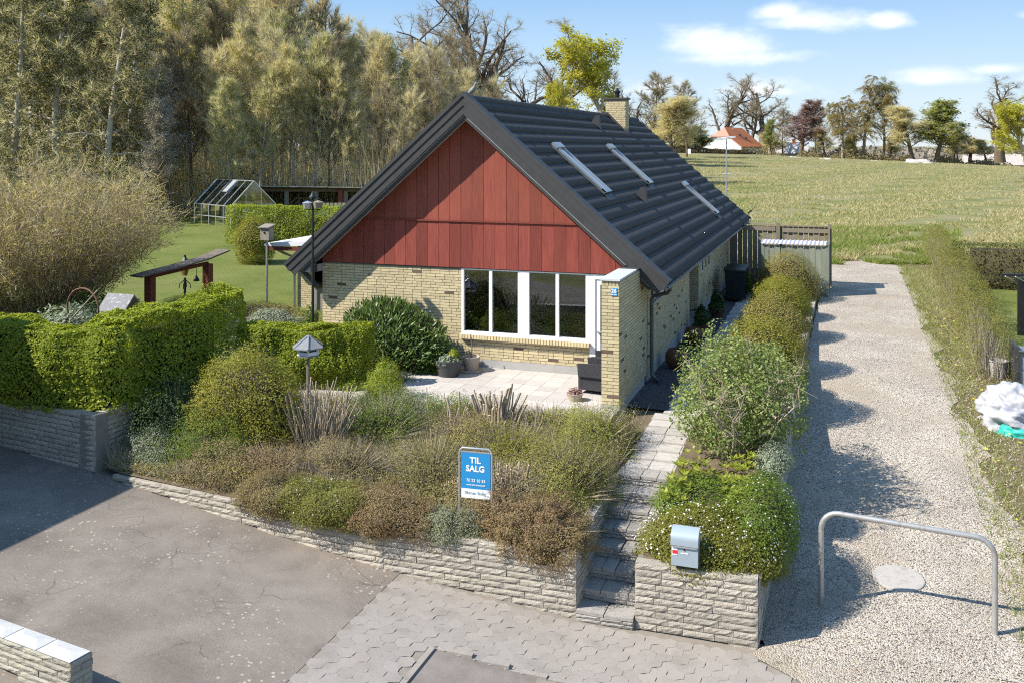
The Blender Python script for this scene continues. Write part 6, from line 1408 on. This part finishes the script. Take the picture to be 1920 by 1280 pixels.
MB().box((8.05,4.25,-.42),(10.0,5.0,.38)).build('side_panel',GP,gbx); MB().box((7.96,4.2,-.5),(8.06,5.04,.50)).build('corner_post',BARGE,gbx); MB().tube([(8.05,4.2,.4),(10.0,4.2,.4)],.03,6).build('rail',DARKZ,gbx)
for k in range(6): MB().box((8.2+k*.3,4.23,-.4),(8.23+k*.3,4.249,.37)).build('rib',DARKZ,gbx)
cp=thing('clothes_canopy',(9.5,9.6,-.2),'black post with slatted canopy at the right edge of the neighbouring lawn','pergola'); MB().box((8.86,9.5,-.3),(9.04,9.68,1.45)).build('post',BLACKP,cp)
MB().bar((8.45,9.6,1.52),(10.6,9.6,1.56),.1,.06).build('beam',BLACKP,cp)
for k in range(8): MB().bar((8.5+k*.26,9.3,1.52),(9.2+k*.26,9.9,1.10),.03,.03).build('slat',ALU,cp)
# garage whose shadow falls across the yard at the left
ga=thing('garage',(-13.4,-10.4,-.5),'dark timber garage at the left edge, shading the yard','garage'); DT=MAT('dark_stained_timber',(.022,.026,.024),(.035,.04,.037),6,.8,.3,40,stretch=(4,4,.3))
MB().box((-16.6,-14.2,-.6),(-11.3,-7.05,2.35)).build('wall',DT,ga); MB().box((-16.9,-14.5,2.351),(-10.98,-6.95,2.62)).build('roof',BARGE,ga); MB().box((-16.0,-14.3,2.621),(-11.1,-8.9,3.3)).build('added_shade_block',DT,ga); MB().box((-16.2,-14.6,3.301),(-11.0,-8.75,3.4)).build('added_shade_cap',BARGE,ga)  # the raised upper box is added out of view to lengthen the cast shadow
for k in range(24): MB().box((-11.3,-14.1+k*.29,-.6),(-11.27,-14.1+k*.29+.25,2.34)).build('wall_board',DT,ga)
# ---- far house, hedge and heaps
fh=thing('white_house',(-14,168,3.2),'white farmhouse with orange tiled half-hipped roof across the field','house'); ORG=MAT('orange_tiles',(.44,.13,.045),(.52,.17,.06),2,.8,.3,20,c3=(.36,.10,.04)); WW=MAT('whitewash',(.72,.72,.72),(.78,.78,.78),2,.8)
x_,y_=cw(1352,200); x0,x1=x_-4.5,x_+4.4; zb=2.6; ze=5.35; zr=9.3; xm=(x0+x1)/2; y1=y_+13; fh.location=(xm,y_,3.2); WL[fh.name]=Vector((xm,y_,3.2)); fh.rotation_euler=(0,0,R(-14))
MB().prism([(x0,zb),(x1,zb),(x1,ze),(xm+1.9,ze+1.95),(xm-1.9,ze+1.95),(x0,ze)],y_,y1,'y').build('wall',WW,fh)
e=.3; zh=ze+2.0
def slope(s):
    xe=xm+s*(4.45+e); xh=xm+s*1.95
    vs=[(xe,y_-e,ze-.2),(xh,y_-e,zh),(xm,y_+2.2,zr),(xm,y1,zr),(xe,y1+e,ze-.2)]; lo=[(a,b,c-.18) for a,b,c in vs]
    MB().add(vs+lo,[(0,1,2,3,4),(9,8,7,6,5)]+[(i,5+i,5+(i+1)%5,(i+1)%5) for i in range(5)]).build('roof',ORG,fh)
slope(1); slope(-1); vs=[(xm-1.95,y_-e,zh),(xm+1.95,y_-e,zh),(xm,y_+2.2,zr)]; MB().add(vs+[(a,b,c-.18) for a,b,c in vs],[(0,1,2),(5,4,3),(0,3,4,1),(1,4,5,2),(2,5,3,0)]).build('roof_hip',MAT('pale_orange_tiles',(.42,.20,.13),(.5,.26,.18),3,.85,c3=(.36,.15,.1)),fh)
for k in range(7): 
    f=MB().box((x1-.03,y_+1.2+k*1.55,zb+.8),(x1+.03,y_+2.3+k*1.55,ze-.35)).build('window',GP,fh); MB().box((x1+.031,y_+1.3+k*1.55,zb+.9),(x1+.04,y_+2.2+k*1.55,ze-.45)).build('pane',DGLASS,f)
MB().tube([(xm+.5,y_+6,zr-.5),(xm+.5,y_+6,zr+.5)],.12,8).build('flue',ALU,fh)
for k,(yy,u_) in enumerate(((y_+5.5,1.9),(y_+7.3,2.6))): z_=zr-(u_)*(zr-ze)/4.45; MB().box((xm+u_-.3,yy,z_-.1),(xm+u_+.3,yy+.7,z_+.22)).build('roof_window',BARGE,fh)
h0=cw(1235,188);h1=cw(1340,192);h2=cw(1395,196)
a=hedge_arr([h0,h1,h2],2.4,2.2,lambda x,y:np.interp(x,[h0[0],h2[0]],[5.5,4.2]),15000,.34,.2,51,.5,.5)
plant('hedge','long brown clipped hedge in front of the orange-roofed house','hedge',(h0[0],h0[1],2.5),[('leaves',a,LEAF('beech_brown',(.09,.065,.03),(.14,.10,.05),(.12,.115,.04),.1)),('shade_core',box_core([h0,h1,h2],2.4,2.2,4.6,.7),DCORE)])
bx_=cw(1292,186); t=thing('white_cabinet',(bx_[0],bx_[1],2.8),'small white cabinet standing before the far brown hedge','cabinet'); MB().box((bx_[0]-.35,bx_[1]-.3,3.6),(bx_[0]+.35,bx_[1]+.3,4.7)).build('body',SIGNW,t); MB().box((bx_[0]-.05,bx_[1]-.05,2.5),(bx_[0]+.05,bx_[1]+.05,3.6)).build('post',STEEL,t)
RUB=MAT('rubble_stone',(.34,.30,.26),(.5,.46,.41),2,.95,.8,4,c3=(.22,.19,.15))
for i,(x,D,y,w,h) in enumerate(((1548,180,303,3.6,.9),(1640,182,306,3.2,.8),(1722,178,309,5.2,1.3),(1488,186,299,3.4,.8))):
    u,v=cw(x,D); z=5.2-(y-275)*D/1780-.15; t=thing('rubble_heap',(u,v,z),['pale rubble heap before the weeping birches','low rubble heap before the slender tree','largest rubble heap before the olive bushy tree','rubble heap before the purple tree'][i],'heap','rubble heaps across the field'); nob('stones',*heap((u,v,z-.2),(w/2,1.4,h),60+i,.2,40,12),RUB,t,(u,v,z))
for i,(x,D,y,w,lab,col) in enumerate(((1478,240,279,10,'red-brown roof of a distant house behind the purple tree',RUST),(1860,250,301,14,'grey-brown roof of a distant house behind the solitary oak',RUST))):
    u,v=cw(x,D); z=5.2-(y-275)*D/1780; t=thing('distant_house',(u,v,z-4),lab,'house','village roofs beyond the field'); MB().box((u-w/2+.4,v-3.4,z-5),(u+w/2-.4,v+3.4,z-1.2)).build('wall',CONC,t); MB().prism([(v-4,z-1.2),(v,z+1.6),(v+4,z-1.2)],u-w/2,u+w/2,'x').build('roof',col,t); MB().box((u-2.2,v-3.45,z-3.4),(u-.8,v-3.41,z-2.0)).build('window',DGLASS,t); MB().box((u+1,v-.5,z+1.0),(u+1.8,v+.3,z+2.4)).build('chimney',ORG,t)
# ---- behind the window: plants and lamp
for i,(u,lab,hh) in enumerate(((-3.2,'leafy plant behind the second pane of the big window',.42),(-2.35,'small plant in a yellow pot behind the third window pane',.3),(-1.55,'bushy plant in a yellow pot behind the fourth window pane',.45),(-1.75,'green plant beside it on the window board',.35),(-4.05,'tall plant behind the first window pane',.5))):
    yy=.42+.1*(i%2); t=thing('window_plant',(u,yy,.86),lab,'plant','plants on the inside window board'); MB().lathe([(.06,0),(.085,.14),(.07,.14),(0,.12)],(u,yy,.83),14).build('pot',MAT('yellow_pot',(.5,.33,.08),(.55,.37,.1),4,.5),t,True); V,F=mound_arr((u,yy,.97),(.19,.13,hh),700,.07,.3,.9,5,i); nob('leaves',V,F,L_GREEN,t,(u,yy,.86))
MB().box((-4.3,.302,.79),(-1.3,.72,.83)).build('inner_sill',WHITE,house)
tl=thing('table_lamp',(-3.05,.5,.83),'turquoise table lamp standing behind the second window pane','lamp'); TQ=MAT('turquoise_fabric',(.10,.42,.38),(.13,.47,.43),5,.8); MB().lathe([(.08,0),(.09,.05),(.06,.2),(.03,.3),(0,.31)],(-3.05,.5,.83),14).build('base',TQ,tl,True); MB().lathe([(.17,0),(.10,.30),(0,.30)],(-3.05,.5,1.13),16).build('shade',TQ,tl,True)
# ---- dandelions on the verge and tufts on the gravel edge
n=7000; v=-7.6+rng.random(n)*31; u=6.35+np.abs(rng.normal(size=n))*.75; P=np.stack([u,v,zd(v)-.03],1); Q=P+np.stack([rng.normal(size=n)*.07,rng.normal(size=n)*.07,rng.uniform(.04,.2,n)],1)
tag(nob('verge_grass',*sliver_arr(P,Q,.016),L_GRS),'short grass along the right edge of the gravel drive','grass',kind='stuff')
n=9000; v=-7.6+rng.random(n)*30; u=6.5+np.abs(rng.normal(size=n))*.9; P=np.stack([u,v,zd(v)-.03],1); Q=P+np.stack([rng.normal(size=n)*.08,rng.normal(size=n)*.08,rng.uniform(.03,.14,n)],1)
tag(nob('verge_straw',*sliver_arr(P,Q,.016),L_HAY),'dry grass along the right edge of the gravel drive','grass',kind='stuff')
n=46; v=-7+rng.random(n)*20; u=6.7+rng.random(n)*1.1; V,F=leaf_arr(np.stack([u,v,zd(v)+.05],1),.07,np.tile([0,-.2,1.],(n,1)),.2,.95)
tag(nob('dandelions',V,F,LEAF('dandelion',(.6,.42,.02),(.68,.5,.03),None,.2)),'yellow dandelions dotted along the verge','flowers',kind='stuff')
# loose stones on the gravel
n=9000; v=-9.5+rng.random(n)**1.6*16; u=3.4+rng.random(n)*4; ok=~((v<-7.5)&(u<4.3)); u=u[ok];v=v[ok]; n=len(u); C=np.stack([u,v,zd(v)+.004],1); s=rng.uniform(.008,.02,(n,1))
tet=np.array([[1,0,-.4],[-.5,.87,-.4],[-.5,-.87,-.4],[0,0,.7]]); ang=rng.random(n)*6.28; ca,sa=np.cos(ang),np.sin(ang); V=np.zeros((n,4,3))
for k in range(4): V[:,k,0]=C[:,0]+s[:,0]*(tet[k,0]*ca-tet[k,1]*sa); V[:,k,1]=C[:,1]+s[:,0]*(tet[k,0]*sa+tet[k,1]*ca); V[:,k,2]=C[:,2]+s[:,0]*tet[k,2]
F=(np.arange(n)*4)[:,None,None]+np.array([[0,1,3],[1,2,3],[2,0,3]])[None]; tag(nob('loose_gravel',V.reshape(-1,3),F.reshape(-1,3),MAT('loose_stone',(.5,.45,.39),(.3,.26,.22),60,.9,vary=.4)),'loose pale stones on the gravel drive','gravel',kind='stuff')
